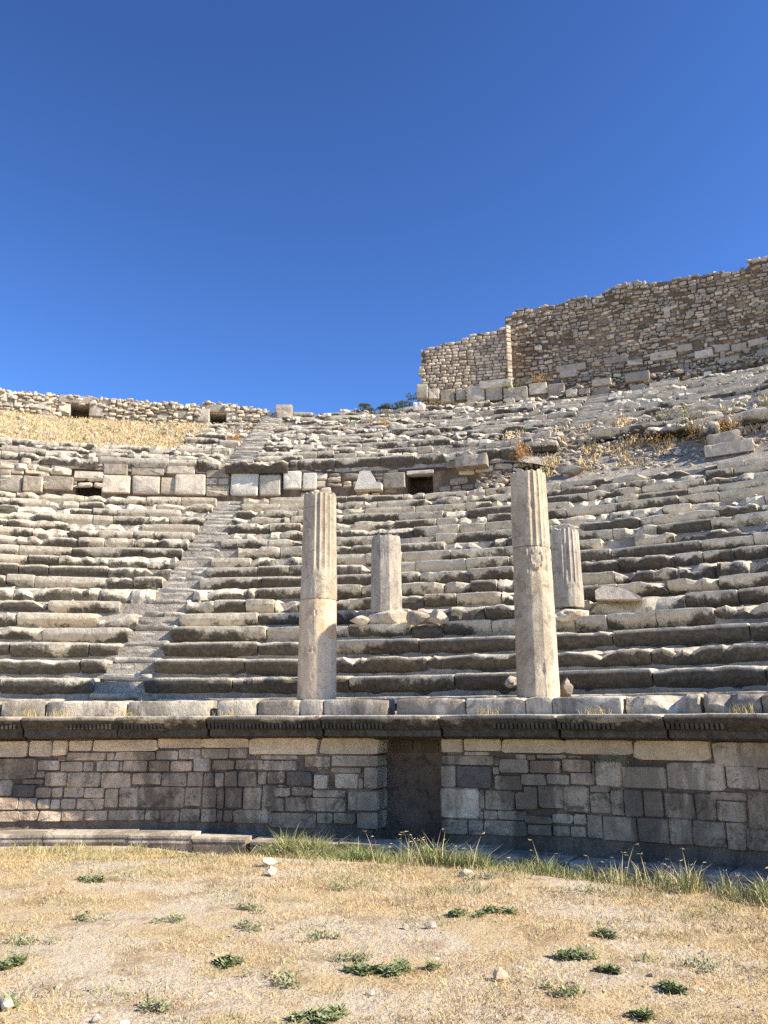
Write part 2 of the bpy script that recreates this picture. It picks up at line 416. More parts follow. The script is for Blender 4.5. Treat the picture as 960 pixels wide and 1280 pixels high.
# ------------------------------------------------------------------ ground
def belt_z(R):
    a, b = RD-1.3, upR(4.6); f = (R-a)/(b-a)
    return lowZ(NROW)-.05 + (upZ(4.6)-lowZ(NROW))*max(0, f)
def gz(x, y):
    """ground height: a faint mound with dips, falling a little to the wall on the right"""
    R = math.hypot(x-CX, y-CY)
    z = 0.02*nz(x, y, 0, 0.5) + 0.012*nz(x, y, 5, 1.9)
    t = math.atan2(x-CX, y-CY)
    f = max(0, min(1, (t-R_(2))/R_(10)))
    dep = 0.28 + 0.18*f*f*(3-2*f)
    a, wd = 10.9 + 1.35*f, 3.7 - 2.5*f
    q = max(0, min(1, (R-a)/wd))
    return z*(1-q*.5) - dep*q*q*(3-2*q)
def build_ground():
    xs = np.concatenate([[-2000, -600, -200, -80, -40, -24], np.arange(-14, 14.01, 0.16), [24, 40, 80, 200, 600, 2000]])
    ys = np.concatenate([[-2000, -600, -200, -60, -20, -6, 0], np.arange(2, 19.01, 0.16), [24, 40, 80, 200, 600, 2000]])
    V = []; Fc = []
    for y in ys:
        for x in xs:
            far = abs(x) > 14.1 or y < 1.9 or y > 19.1
            V.append((x, y, 0.0 if far else gz(x, y) + 0.012*nz(x, y, 2, 6.0)))
    nx = len(xs)
    for j in range(len(ys)-1):
        for i in range(nx-1): Fc.append((j*nx+i, j*nx+i+1, (j+1)*nx+i+1, (j+1)*nx+i))
    props(obj('ground', mesh('ground', V, Fc, 'ground_soil', sharp=0)), 'dry trodden earth floor of the theatre orchestra', None, None, 'structure')
build_ground()
RR = 43.4
TOPL = [(-160, 476), (-60, 481), (0, 485), (30, 488), (60, 492), (100, 495), (130, 496), (200, 502), (225, 504), (262, 503), (290, 505), (330, 512), (346, 515)]
tl = [hit(x, y, RR) for x, y in TOPL]
def ztopL(t): return float(np.interp(t, [q[0] for q in tl], [q[1] for q in tl]))
BOTL = [(-160, 500), (0, 512), (85, 521), (150, 524), (200, 528), (250, 528), (346, 527)]
bl_ = [hit(x, y, RR) for x, y in BOTL]
def zbotL(t): return float(np.interp(t, [q[0] for q in bl_], [q[1] for q in bl_]))
def slope_z(R, t=-.2):
    a, za = upR(3)+.5, upZ(3)-.02; b, zb_ = RR, zbotL(t)-.02
    return za + (zb_-za)*max(0, (R-a)/(b-a))
# ------------------------------------------------------------------ hillside (fill under the seats)
def hill_prof(t):
    P = [(RW+0.75, -0.3), (RW+0.75, 1.58), (R1-0.06, 1.72)]
    for n in range(1, NROW+1):
        P += [(lowR(n)+0.16, lowZ(n)-DH-0.04), (lowR(n)+0.2, lowZ(n)-0.07)]
    zt = lowZ(NROW)
    grass = max(0.0, min(1.0, (TG-t)/R_(1.2)))
    belt = max(0.0, min(1.0, (t-R_(17))/R_(3)))
    P += [(RD-0.1, zt-0.03 + (belt_z(RD-.1)-zt)*belt), (RD+0.35+1.2*(1-belt), zt-0.02 + (belt_z(RD+.35)-zt)*belt), (RD+0.42+1.2*(1-belt), (ZU0-0.52)*(1-belt)+belt_z(RD+.42)*belt)]
    for k in range(0, NUP+1):
        z = upZ(k)
        lo, hi = z-0.5, z-0.09
        g = grass if k > 3 else 0.0
        if k > 8 and t < ST-.014: g = 1.0
        b = belt*(1.0 if k < 4 else max(0, 1-(k-3)/2.0))
        s = max(g, b)
        zz = lo*(1-s) + (z-0.28)*s; z2 = hi*(1-s) + (z-0.06)*s
        if k > 3 and g > 0:
            sz = slope_z(upR(k), t)-.06; zz = zz*(1-g) + sz*g; z2 = z2*(1-g) + sz*g
        if k < 5 and belt > 0:
            bz = belt_z(upR(k)+.17); zz = zz*(1-belt) + bz*belt; z2 = z2*(1-belt) + (bz+.04)*belt
        P += [(upR(k)+0.17, zz), (upR(k)+0.22 + 0.3*s, z2)]
    gl = 1.0 if t < ST-.014 else grass
    zr = upZ(NUP)*(1-gl) + (zbotL(t)-.15)*gl
    P += [(upR(NUP)+0.9, zr), (upR(NUP)+1.0, zr+(.3 if t > R_(2.5) else 0)), (52, upZ(NUP)-0.2), (60, 14), (80, 5), (110, -0.5)]
    return P
hs = obj('hillside', polar_sheet('hillside', R_(-60), R_(75), 500, hill_prof, 'terrace_fill', 0.05))
props(hs, 'earth and rubble slope that carries the theatre seats', None, None, 'structure')
# ------------------------------------------------------------------ podium wall
def arc_piece_loc(t, R, z): return pol(t, R, z), -t
pod = empty('podium_wall', pol(R_(16), RW, 0), 'weathered stone podium wall with a dark carved cornice and a recessed doorway', 'wall')
TN0, TN1 = th(472, 980, RW), th(551, 980, RW)
for a, b in ((TH_L-0.2, TN0-0.006), (TN1+0.006, TH_R+0.2)):
    obj('mortar_core', polar_box('mortar_core', a, b, RW+0.045, RW+0.7, -0.3, Z_CORN0-0.01, 'mortar'), pod)
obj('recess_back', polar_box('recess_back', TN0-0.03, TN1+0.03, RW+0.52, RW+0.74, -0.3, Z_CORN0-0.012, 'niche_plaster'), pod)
C1, C2, C3, C4, C5, C6 = 0, 160, 320, 480, 630, 780
T, P_, D_ = 'podium_top_stone', 'podium_pale_stone', 'podium_dark_stone'
WALL = [
 (C1, [(-60,62,186,168,T),(195,58,350,165,T),(352,55,450,160,T),(460,58,612,128,T),(622,55,1045,128,T),(390,162,442,195),(447,138,702,190),(710,138,760,190),
  (768,134,1038,188),(-60,178,240,316),(250,190,395,256,P_),(405,198,548,264),(556,198,622,262),(645,196,790,262,P_),(798,200,818,258),(822,192,985,264),(245,262,302,305,P_),
  (150,316,290,346),(300,268,445,362),(452,270,665,368),(672,272,870,375),(880,272,1075,350),(-60,322,82,428,P_),(90,350,230,432,D_),(236,370,342,438),(346,372,416,436),
  (425,370,560,436),(566,372,690,440),(700,380,790,505),(796,370,920,505),(-60,440,118,518,P_),(122,440,245,518,P_),(250,448,332,514,P_),(336,450,400,515,P_),(406,445,506,515),
  (512,444,690,518),(-60,530,125,598,P_),(128,528,255,590,P_),(258,530,408,596,P_),(412,526,558,592),(565,524,718,590),(722,522,862,588)]),
 (C2, [(200,45,497,108,T),(499,45,800,105,T),(810,42,1264,150,T),(192,125,333,186,P_),(343,116,488,182,P_),(493,112,668,178,P_),(674,108,795,176,P_),(140,192,278,262),
  (282,195,425,262),(435,175,545,265,P_),(565,190,710,252),(718,188,900,250),(225,275,390,365),(395,268,500,365),(505,272,575,365),(580,272,638,368,P_),(645,262,730,365),
  (735,262,860,365),(865,265,925,350),(930,265,1010,350),(65,368,375,508),(380,370,490,500),(495,370,590,505),(595,370,640,510),(645,370,760,510),(765,370,890,520),
  (895,358,1000,510),(0,520,110,590),(115,520,210,590),(215,520,342,605),(346,512,480,600),(485,512,590,605),(594,520,630,598),(634,520,700,600),(705,520,960,610)]),
 (C3, [(430,40,812,148,T),(35,155,275,183,P_),(50,192,272,256,P_),(325,165,495,235),(500,158,812,228,P_),(415,238,480,246),(-20,188,44,250),
  (75,265,140,345,P_),(145,262,195,345),(205,265,375,360,D_),(385,285,480,380,P_),(525,278,678,378,P_),(720,240,812,378,P_),(684,310,716,378),(500,238,700,272),
  (120,370,230,430,P_),(150,352,200,366),(240,368,376,426),(385,388,600,435),(610,395,812,530,P_),(40,440,190,530),(195,434,335,530),(340,440,600,530),(90,540,400,640),(405,540,515,610),
  (518,540,665,612),(672,540,812,650,P_)]),
 (C4, [(380,42,520,138,T),(530,42,780,128,T),(790,45,1200,142,T),(385,160,730,218),(735,170,768,225),(540,134,700,156,P_),(773,182,962,275,P_),(380,225,480,368,P_),
  (484,228,715,375,D_),(740,290,915,390),(725,233,768,284),(380,378,635,580,P_),(642,390,670,510),(675,392,870,520),(877,400,945,520),(385,585,560,680),(565,590,664,690),(668,525,760,585),
  (764,525,945,585),(640,530,664,583),(668,592,950,690)]),
 (C5, [(410,50,855,150,T),(866,55,1380,188,T),(80,150,150,180,P_),(155,152,210,188),(220,152,410,176,P_),(430,160,515,172),(178,192,378,275),(385,185,580,268),(445,274,600,352),
  (612,198,780,365,P_),(788,235,1082,380,P_),(115,282,278,355,P_),(288,282,436,352,P_),(135,365,225,520),(230,362,398,515),(402,365,570,540),(575,410,710,545),(715,392,800,560),
  (140,560,320,610),(325,545,460,610,P_),(464,546,550,620),(160,620,320,690),(325,625,440,695),(445,630,550,705),(555,552,655,715),(660,565,880,735),(590,200,606,330),(575,360,700,402)]),
 (C6, [(590,75,1100,238,P_),(288,210,670,388,P_),(685,228,890,380,P_),(902,250,1120,395,P_),(2,388,125,568),(130,395,262,570),(268,410,470,580),(475,412,615,590),(620,462,815,600),
  (580,402,815,454),(822,410,1050,650),(90,575,300,745),(305,585,455,755),(460,595,680,770),(685,605,815,790),(820,658,1100,800)])]
Z_FLOOR = -0.12
for ox, L in WALL:
    for s in L:
        x0, y0, x1, y1 = s[:4]; mat = s[4] if len(s) > 4 else 'podium_stone'
        px0, px1, py0, py1 = ox+x0/5.3333, ox+x1/5.3333, 915+y0/5.3333, 915+y1/5.3333
        pm = (px0+px1)/2; pym = (py0+py1)/2
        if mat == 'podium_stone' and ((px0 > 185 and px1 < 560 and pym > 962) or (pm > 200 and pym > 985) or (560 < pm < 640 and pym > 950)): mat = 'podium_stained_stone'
        t0 = th(px0, (py0+py1)/2, RW); t1 = th(px1, (py0+py1)/2, RW)
        z1 = hit(pm, py0, RW)[1]; z0 = hit(pm, py1, RW)[1]
        z1 = min(z1, Z_CORN0-0.008)
        wd = (t1-t0)*RW*1.03; h = (z1-z0)*1.035
        edge = abs(px1-472) < 2.2 or abs(px0-551) < 2.2
        r2 = random.Random(int(px0*7+py0*13))
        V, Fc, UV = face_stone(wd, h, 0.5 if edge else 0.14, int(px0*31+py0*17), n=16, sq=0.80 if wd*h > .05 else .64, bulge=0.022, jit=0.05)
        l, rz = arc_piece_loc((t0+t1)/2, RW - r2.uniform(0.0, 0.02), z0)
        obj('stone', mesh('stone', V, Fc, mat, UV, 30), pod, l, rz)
def fill_courses(parent, t0, t1, z0, z1, R, wr, hr, mats, name='stone', depth=0.14, lib=None):
    z = z0
    while z < z1-0.05:
        h = min(U(*hr), z1-z)
        if z1-(z+h) < hr[0]*0.6: h = z1-z
        t = t0
        while t < t1:
            w_ = U(*wr)/R; w_ = min(w_, t1-t)
            if w_*R < 0.06: break
            V, Fc, UV = face_stone(w_*R*0.97, h*0.97, depth, rng.randrange(10**6), n=12, sq=0.8, bulge=0.025, jit=0.03)
            l, rz = arc_piece_loc(t+w_/2, R-U(0, .02), z)
            obj(name, mesh(name, V, Fc, rng.choice(mats), UV, 30), parent, l, rz)
            t += w_
        z += h
fill_courses(pod, R_(-17), th(-10, 980, RW), -0.1, 1.02, RW, (.35, .7), (.17, .25), ['podium_stone', P_])
fill_courses(pod, R_(-17), th(-10, 980, RW), 1.03, 1.262, RW, (.5, .9), (.24, .25), [T])
fill_courses(pod, th(985, 980, RW), R_(49), -0.1, 1.26, RW, (.5, .9), (.24, .34), ['podium_stone', P_])
# the two stones at the top of the recess back wall
for a, b in ((474, 487), (489, 517), (519, 549)):
    t0, t1 = th(a, 930, RW+0.5), th(b, 930, RW+0.5)
    V, Fc, UV = face_stone((t1-t0)*RW, 0.2, 0.1, a, n=12, sq=.8, bulge=.02)
    l, rz = arc_piece_loc((t0+t1)/2, RW+0.5, 1.05)
    obj('stone', mesh('stone', V, Fc, 'mortar', UV, 30), pod, l, rz)
# cornice
CJ = [th(x, 905, RW-0.35) for x in (-250, -110, 31, 262, 405, 553, 700, 835, 985, 1130, 1290)]
for i in range(len(CJ)-1):
    t0, t1 = CJ[i]+0.0007, CJ[i+1]-0.0007
    segs = max(1, int(round((t1-t0)/0.09)))
    for q in range(segs):
        a = t0+(t1-t0)*q/segs; b = t0+(t1-t0)*(q+1)/segs
        Rf = RW-0.60
        V, Fc, UV = seat_shape((b-a)*Rf+0.004, Z_CORN-Z_CORN0, 1.18, 500+i*7+q, 0.35, 'cornice')
        l, rz = arc_piece_loc((a+b)/2, Rf + 0.004*((i+q) % 2), Z_CORN0 + 0.003*(i % 2))
        cb = obj('cornice_block', mesh('cornice_block', V, Fc, 'cornice_marble', UV, 35), pod, l, rz, patina=1.12)
        s = Soup(); n = int((b-a)*Rf/0.062)
        for j in range(n):
            x = -(b-a)*Rf/2 + (j+0.5)*0.062
            if nz(x*1.1+i*3+q, i, 7) > 0.05: continue
            hh = U(.045, .06)
            B = [(x-.017, .055, .155), (x+.017, .055, .155), (x+.017, .20, .14), (x-.017, .20, .14), (x-.019, .045, .18+hh), (x+.019, .045, .18+hh), (x+.019, .2, .18+hh), (x-.019, .2, .18+hh)]
            s.add(B, [(0, 1, 2, 3), (7, 6, 5, 4), (0, 4, 5, 1), (1, 5, 6, 2), (2, 6, 7, 3), (3, 7, 4, 0)], uv=[(0, .4)]*8)
        if s.n:
            d = obj('dentil_row', s.mesh('dentil_row', 'cornice_marble', 30), cb, l, rz, patina=1.12); props(d, kind='stuff')
# kerb course standing on the cornice
kerb = empty('kerb_course', pol(R_(16), RW+0.6, Z_CORN), 'course of pale stained marble kerb blocks lying above the dark cornice', 'kerb')
KB = [(-130,-62),(-60,-2),(0,54),(56,157),(159,261),(270,320),(322,373),(374,403),(404,483),(494,579),(582,655),(657,689),(690,776),(778,873,'w'),(877,949,'w'),(951,1010),(1012,1090),(1092,1150)]
for i, k in enumerate(KB):
    RK = RW+0.6
    t0, t1 = th(k[0], 885, RK), th(k[1], 885, RK)
    worn = len(k) > 2
    V, Fc, UV = seat_shape((t1-t0)*RK, 0.27, 0.55, 900+i, 1.6 if worn else 0.5, 'worn' if worn else 'box')
    l, rz = arc_piece_loc((t0+t1)/2, RK + U(0, .05), Z_CORN-0.004 + 0.002*(i % 2))
    obj('kerb_block', mesh('kerb_block', V, Fc, 'kerb_marble', UV, 38), kerb, l, rz)
# ------------------------------------------------------------------ seats
LIB = {}
BK = (0.7, 1.0, 1.35, 1.8, 2.3)
def seat_mesh(L, kind, mat, v=None):
    b = min(BK, key=lambda q: abs(q-L)); v = rng.randrange(8) if v is None else v
    key = (b, kind, mat, v)
    if key not in LIB:
        D = 0.84
        wear = {'seat': 0.28, 'worn': 1.25, 'rough': 0.8}[kind]
        sh = seat_shape(b, 0.41, D, hash((b, kind == 'worn', v)) % 9999, wear, 'worn' if kind == 'worn' else 'seat')
        LIB[key] = (mesh('seat_block', sh[0], sh[1], mat, sh[2], 20), b)
    return LIB[key]
def lay_row(parent, t0, t1, R, ztop, mat, wornp, gapp, jit, pat, lens, hs=1.0, ruin=None, end_right=False):
    t = t0; n = 0
    while t < t1 - 0.25/R:
        L = rng.choices(lens, k=1)[0]*U(.85, 1.15)
        rest = (t1-t)*R
        if rest - L < 0.5: L = rest
        L = min(L, 2.9)
        if rng.random() < (ruin(t, R) if ruin else gapp): t += L*U(.5, 1.0)/R; continue
        kind = 'worn' if rng.random() < wornp else ('rough' if rng.random() < .34 else 'seat')
        me, b = seat_mesh(L, kind, mat)
        dz = U(-jit, jit)*0.5; dr = U(-jit, jit*1.5)
        hz = hs*U(.94, 1.04) if kind != 'worn' else hs*U(.75, 1.02)
        tc = t + L/2/R
        o = obj('seat_block', me, parent, pol(tc, R+dr, ztop-0.41*hz+dz),
                scale=((L-0.015)/b, 1, hz), rot=(U(-1, 1)*jit*0.35, U(-1, 1)*jit*0.35, -tc+U(-1, 1)*jit*0.4),
                patina=max(0, pat+U(-.55, .4)))
        t += L/R; n += 1
    return n
W1 = empty('seating_wedge', pol(R_(-10), R1, 0.0), 'lower wedge of worn marble seat rows left of the narrow stairway', 'seating')
W2 = empty('seating_wedge', pol(R_(22), R1, 0.0), 'broad lower wedge of curved marble seat rows behind the four columns', 'seating')
SW = 0.47
for n in range(1, NROW+1):
    R, z = lowR(n), lowZ(n)
    pat = 2.15 if n <= 3 else (1.2 if n <= 9 else 1.05)
    worn = 0.03 if n <= 3 else (0.28 if 5 <= n <= 7 or 13 <= n <= 15 else 0.10)
    lens = [1.8, 2.2, 1.5] if n <= 3 else [0.7, 1.0, 1.3, 1.6, 2.0]
    lay_row(W1, R_(-28), ST-SW/R, R, z, 'seat_marble', worn, 0.0 if n < 4 else .02, 0.02 if n <= 3 else .04, pat, lens)
    lay_row(W2, ST+(SW+0.02)/R, R_(50 if n > 2 else 53), R, z, 'seat_marble', worn, 0.0 if n < 4 else .02, 0.02 if n <= 3 else .04, pat, lens)
# a low footing in front of the first row
for par, a, b in ((W1, R_(-28), ST-SW/R1-0.01), (W2, ST+SW/R1+.02, R_(52))):
    t = a
    while t < b-0.02:
        L = min(U(1.2, 2.0)/17.5, b-t)
        V, Fc, UV = seat_shape(L*17.5-0.012, 0.12, 0.35, rng.randrange(9999), .4, 'box')
        obj('foot_slab', mesh('foot_slab', V, Fc, 'kerb_marble', UV, 38), par, pol(t+L/2, 17.48, H1-0.42-0.1), -(t+L/2)); t += L
# stairs in the lower tier: two steps for each row
sw1 = empty('stairway', pol(ST, R1, 1.9), 'narrow worn stone stairway climbing between the two lower seating wedges', 'stairs')
def stair(parent, tc, Ra, za, nstep, dr, dz, wd, mat='kerb_marble', jit=.02):
    for i in range(nstep):
        R = Ra + dr*i; z = za + dz*(i+1)
        k = rng.choice([1, 1, 2])
        for q in range(k):
            w_ = wd/k
            V, Fc, UV = seat_shape(w_-0.012, dz*1.1, dr+0.25, rng.randrange(9999), 0.5, 'seat')
            off = (-wd/2 + w_*(q+0.5))/R
            obj('step', mesh('step', V, Fc, mat, UV, 38), parent, pol(tc+off, R+U(-.02, .02), z-dz*1.1+U(-jit, jit)), rot=(0, U(-.02, .02), -tc-off+U(-.03, .03)))
stair(sw1, ST, R1-0.55, 1.66, 37, DR/2, DH/2, 0.92, 'stair_stone', .018)
# ------------------------------------------------------------------ upper tier
U0 = empty('seating_wedge', pol(R_(-10), RU0, 9), 'ruined upper rows left of the stairway below the dry grass slope', 'seating')
U1 = empty('seating_wedge', pol(R_(9), RU0, 9), 'crumbling middle upper wedge of thin seat rows below the square stone bastion', 'seating')
U2 = empty('seating_wedge', pol(R_(30), RU0, 9), 'upper right wedge of broken seat rows under the long rubble wall', 'seating')
SU = 0.55
bl0, bl1 = R_(17.5), R_(21)
def ruin1(t, R):
    return 0.10 + 0.22*max(0, nz(math.degrees(t)*0.35, R*0.9, 4)+0.3)
def ruin2(t, R):
    k = (R-RU0)/0.73
    if k < 4.5: return (0.72 if k < 2.5 else .4) if t > bl1 else 0.4
    return 0.10 + 0.2*max(0, nz(math.degrees(t)*0.35, R*0.9, 4)+.2)
NLU = 9
UL = [0.6, 0.9, 1.2, 1.6]
for k in range(0, NUP+1):
    R, z = upR(k), upZ(k)
    big = k in (0, 4)
    pat = 1.9 if big else 1.15
    hs_ = 1.15 if big else .92
    jit = .03 if big else .06
    # left
    if k <= 3: lay_row(U0, R_(-28), ST-SU/R-.004, R, z, 'upper_seat_marble', .25, .03, .04, 1.2, UL if k else [1.2, 1.6, 2.0], 1.1 if k == 0 else 1.0)
    elif k < NLU: lay_row(U0, TG, ST-SU/R, R, z, 'upper_seat_marble', .35, .1, .08, 1.3 if k in (6, 8) else .9, UL, hs_, ruin1)
    if k >= NLU and k < 16: lay_row(U0, TG, ST-SU/R, R, slope_z(R, -.1)+.16, 'upper_seat_marble', .5, .1, .1, 1.0, UL, .85, lambda t, R: .3)
    # middle
    e = ST2-SU/R
    if k == 0: lay_row(U1, ST+SU/R, R_(17.5), R, z, 'upper_seat_marble', .12, 0, .03, pat, [1.2, 1.6], 1.2)
    else: lay_row(U1, ST+SU/R, e, R, z, 'upper_seat_marble', .2 if big else .45, .1, jit, pat, UL, hs_, (lambda t, R: 0.02 if t < R_(6) else ruin1(t, R)) if big else (ruin1 if k > 3 else ruin2))
    lay_row(U2, ST2+SU/R, R_(50), R, z, 'upper_seat_marble', .4, .1, .08 if k != 8 else .03, 1.4 if k == 8 else .9, UL if k != 8 else [1.6, 2.0], hs_ if k != 8 else 1.15, ruin2)
lay_row(U1, th(425, 508, 43.8), th(700, 490, 43.8), upR(17)-.1, upZ(17)+.02, 'upper_seat_marble', .5, .1, .1, .9, UL, .95, lambda t, R: .12)
su1 = empty('stairway', pol(ST, RU0+1, ZU0), 'steep bleached stairway rising to the rim between the upper left rows', 'stairs')
stair(su1, ST, upR(1)-0.3, upZ(0)-.1, 31, 0.365*1.01, DZU/2*1.01, 1.05, 'stair_stone', .03)
su2 = empty('stairway', pol(ST2, upR(5), upZ(5)), 'broken short stairway through the upper rows right of the bastion', 'stairs')
stair(su2, ST2, upR(6), upZ(5), 19, 0.365, DZU/2, 0.95, 'slab_stone', .03)
# loose rubble over the ruined tiers
def scatter_rubble(name, label, fn, count, smin, smax, mats=('rubble', 'rubble_light'), seed=1, flat=.6):
    s = Soup(); r = random.Random(seed)
    for i in range(count):
        p = fn(r)
        if p is None: continue
        x, y, z = p[:3]; sc_ = smin + (smax-smin)*r.random()**2.5
        V, Fc = ROCKS[r.randrange(len(ROCKS))]
        M = Matrix.LocRotScale(Vector((x, y, z + sc_*0.12)), __import__('mathutils').Euler((r.uniform(-.5, .5), r.uniform(-.5, .5), r.uniform(0, 6.3))),
                               Vector((sc_*r.uniform(.8, 1.6), sc_*r.uniform(.7, 1.2), sc_*flat*r.uniform(.6, 1.2))))
        s.add(V, Fc, M, mi=0 if r.random() < .6 else 1)
    return props(obj(name, s.mesh(name, list(mats), 25)), label, 'rubble', None, 'stuff')
def on_upper(r):
    t = r.uniform(ST+.02, R_(50)); R = r.uniform(upR(1), upR(NUP)+.6)
    if abs(t-ST2)*R < .5 and R > upR(5): return None
    k = (R-RU0-.15)/.73; kk = math.floor(k)
    return pol(t, R, upZ(kk) - (0.02 if k-kk > .3 else .25))
scatter_rubble('rubble', 'small broken stones strewn over the ruined upper seat rows', on_upper, 1500, .08, .30, seed=3, flat=.4)
def on_left(r):
    t = r.uniform(TG, ST-.02); R = r.uniform(upR(1), upR(NUP)+.6); k = (R-RU0-.15)/.73
    return pol(t, R, min(upZ(math.floor(k)) - .03, slope_z(R, t)-.02))
scatter_rubble('rubble', 'small broken stones among the upper rows left of the stairway', on_left, 260, .08, .28, seed=4, flat=.4)
def on_belt(r):
    t = r.uniform(R_(15), R_(50)); R = r.uniform(RD-1.4, upR(4.2)); 
    return pol(t, R, belt_z(R))
scatter_rubble('rubble', 'loose stones and rubble filling the collapsed gangway on the right', on_belt, 2600, .08, .32, seed=5)
def on_walk(r):
    t = r.uniform(R_(-28), R_(16)); R = r.uniform(lowR(18)+.75, RD-.05)
    return pol(t, R, lowZ(18)-.03)
scatter_rubble('rubble', 'small stones lying along the gangway below the retaining wall', on_walk, 450, .08, .25, seed=6)
def on_low(r):
    n = r.randrange(4, 18); t = r.uniform(R_(-28), R_(50)); R = lowR(n)+r.uniform(.1, .7)
    return pol(t, R, lowZ(n)-.01)
scatter_rubble('rubble', 'chips of stone lying on the lower seat rows', on_low, 500, .04, .14, seed=8)
# ------------------------------------------------------------------ retaining wall of the gangway
ZR0 = lowZ(18)-.02
rw1 = empty('retaining_wall', pol(R_(-10), RD, ZR0), 'gangway retaining wall of upright slabs and rough blocks left of the stairway', 'wall')
rw2 = empty('retaining_wall', pol(R_(9), RD, ZR0), 'small-stone gangway retaining wall with a dark square opening behind the columns', 'wall')
def wall_px(parent, items, R, ZR=None):
    for it in items:
        x0, y0, x1, y1, mat, pr = it[:6]
        t0, t1 = th(x0, (y0+y1)/2, R), th(x1, (y0+y1)/2, R)
        z1 = hit((x0+x1)/2, y0, R)[1]; z0 = hit((x0+x1)/2, y1, R)[1]
        V, Fc, UV = face_stone((t1-t0)*R, z1-z0, 0.4, x0*7+y0, n=16, sq=.88, bulge=.03, jit=.035)
        l, rz = arc_piece_loc((t0+t1)/2, R-pr, z0)
        obj(it[6] if len(it) > 6 else 'stone', mesh('stone', V, Fc, mat, UV, 30), parent, l, rz)
def core_gap(parent, t0, t1, gaps, R, z0, z1, mat, d=1.35):
    a = t0
    for g0, g1 in gaps + [(t1, t1)]:
        obj('wall_core', polar_box('wall_core', a, g0, R+.06, R+d, z0, z1, mat), parent); a = g1
gL = (th(94, 606, RD), th(127, 606, RD)); gC = (th(509, 602, RD), th(541, 602, RD))
ZRT = ZU0-.46
core_gap(rw1, R_(-30), th(352, 600, RD), [gL], RD, ZR0-.2, ZRT, 'mortar')
core_gap(rw2, th(353, 600, RD), th(640, 600, RD), [gC], RD, ZR0-.2, ZRT, 'mortar')
for par, g in ((rw1, gL), (rw2, gC)):
    obj('opening_back', polar_box('opening_back', g[0]-.02, g[1]+.02, RD+1.2, RD+1.35, ZR0-.2, ZRT, 'opening_shade'), par)
    obj('opening_roof', polar_box('opening_roof', g[0]-.02, g[1]+.02, RD+.02, RD+1.2, ZRT-.16, ZRT+.01, 'opening_shade'), par)
S_, M_, B_ = 'slab_stone', 'white_marble', 'boulder_grey'
wall_px(rw1, [(128,595,163,617,S_,.12),(166,596,200,618,S_,.12),(201,597,219,618,'rubble',.02),(219,594,257,619,S_,.12),(258,588,286,597,'rubble',.03),(258,598,272,606,'rubble',.03),(273,598,286,606,'rubble',.03),
  (258,607,286,613,'rubble',.03),(258,613,286,620,'rubble',.03),(130,579,160,594,B_,.12),(164,580,206,594,B_,.05),(209,581,244,593,'rubble',.1),(93,590,131,599,S_,.1,'lintel'),(0,594,28,615,B_,.1),(29,597,54,616,'rubble',.2),(55,596,92,613,'rubble',.1),
  (-40,592,-2,616,S_,.1),(-90,590,-43,614,'rubble',.1),(0,579,30,592,'rubble_light',.05),(32,581,62,593,'rubble',.08),(64,582,90,594,'rubble_light',.1),
  (289,592,323,620,M_,.1),(325,594,351,620,S_,.1)], RD)
wall_px(rw2, [(355,590,377,612,M_,.14),(379,592,396,612,M_,.1),(509,589,542,593.5,S_,.12,'lintel'),(480,592,507,611,B_,.15)], RD)
# rubble masonry between x 380..640
def rubble_face(parent, t0, t1, z0f, z1f, R, wr, hr, matw, budget=300, name='stone', prot=.03, seed=1, skip=None, depth=.12, quant=False, stuffname='small_stone', n=8, chaos=0.0):
    r = random.Random(seed); items = []
    zmin = min(z0f(t0+(t1-t0)*i/20) for i in range(21)); zmax = max(z1f(t0+(t1-t0)*i/20) for i in range(21))
    z = zmin
    while z < zmax:
        h = r.uniform(*hr); t = t0 - r.uniform(0, .3)/R
        while t < t1:
            big_ = (not quant) and r.random() < .10
            w_ = r.uniform(*wr)*(1.7 if big_ else 1)
            tc = t + w_/2/R
            dz = 0 if quant else 0.045*nz(tc*R*0.5, z, seed)*3
            zz = z + dz + r.uniform(-1, 1)*chaos
            hh = h*(1 if quant else r.uniform(.7, 1.1)*r.choice((1, 1, 1, 1+chaos*6, 1-chaos*3)))
            if t0 <= tc <= t1 and z0f(tc)-.15 <= zz and zz + hh*.6 < z1f(tc) + .1*nz(tc*R*1.5, seed, 0) and not (skip and skip(tc, zz+hh/2)):
                if big_: hh *= 1.45
                elif not quant and hh > .2 and r.random() < .3:
                    items.append((w_, hh*.48, tc, zz)); items.append((w_*.9, hh*.46, tc, zz+hh*.5))
                else: items.append((w_, hh, tc, zz))
            t += w_/R
        z += h
    items.sort(key=lambda q: -q[0]*q[1])
    lib = [face_stone(1, 1, depth, seed*50+i, n=n, sq=.62, bulge=.035, jit=.07) for i in range(10)]
    # unit stones keep their true depth; library shared by mesh data
    mats, wts = zip(*matw); lm = {}
    s = Soup()
    for q, (w_, h, tc, z) in enumerate(items):
        v = r.randrange(10); mi = r.choices(range(len(mats)), wts)[0]
        l = pol(tc, R - r.uniform(0, prot), z); sc_ = (w_*.93, 1, h*.92); e = (r.uniform(-1, 1)*chaos, r.uniform(-.06, .06)*(1+chaos*45), -tc)
        if q < budget:
            if (v, mi) not in lm: lm[(v, mi)] = mesh(name, lib[v][0], lib[v][1], mats[mi], lib[v][2], 30)
            obj(name, lm[(v, mi)], parent, l, scale=sc_, rot=e)
        else:
            M = Matrix.LocRotScale(Vector(l), __import__('mathutils').Euler(e), Vector(sc_))
            s.add(lib[v][0], lib[v][1], M, lib[v][2], mi)
    if s.n:
        props(obj(stuffname, s.mesh(stuffname, list(mats), 30), parent), kind='stuff')
    return len(items)
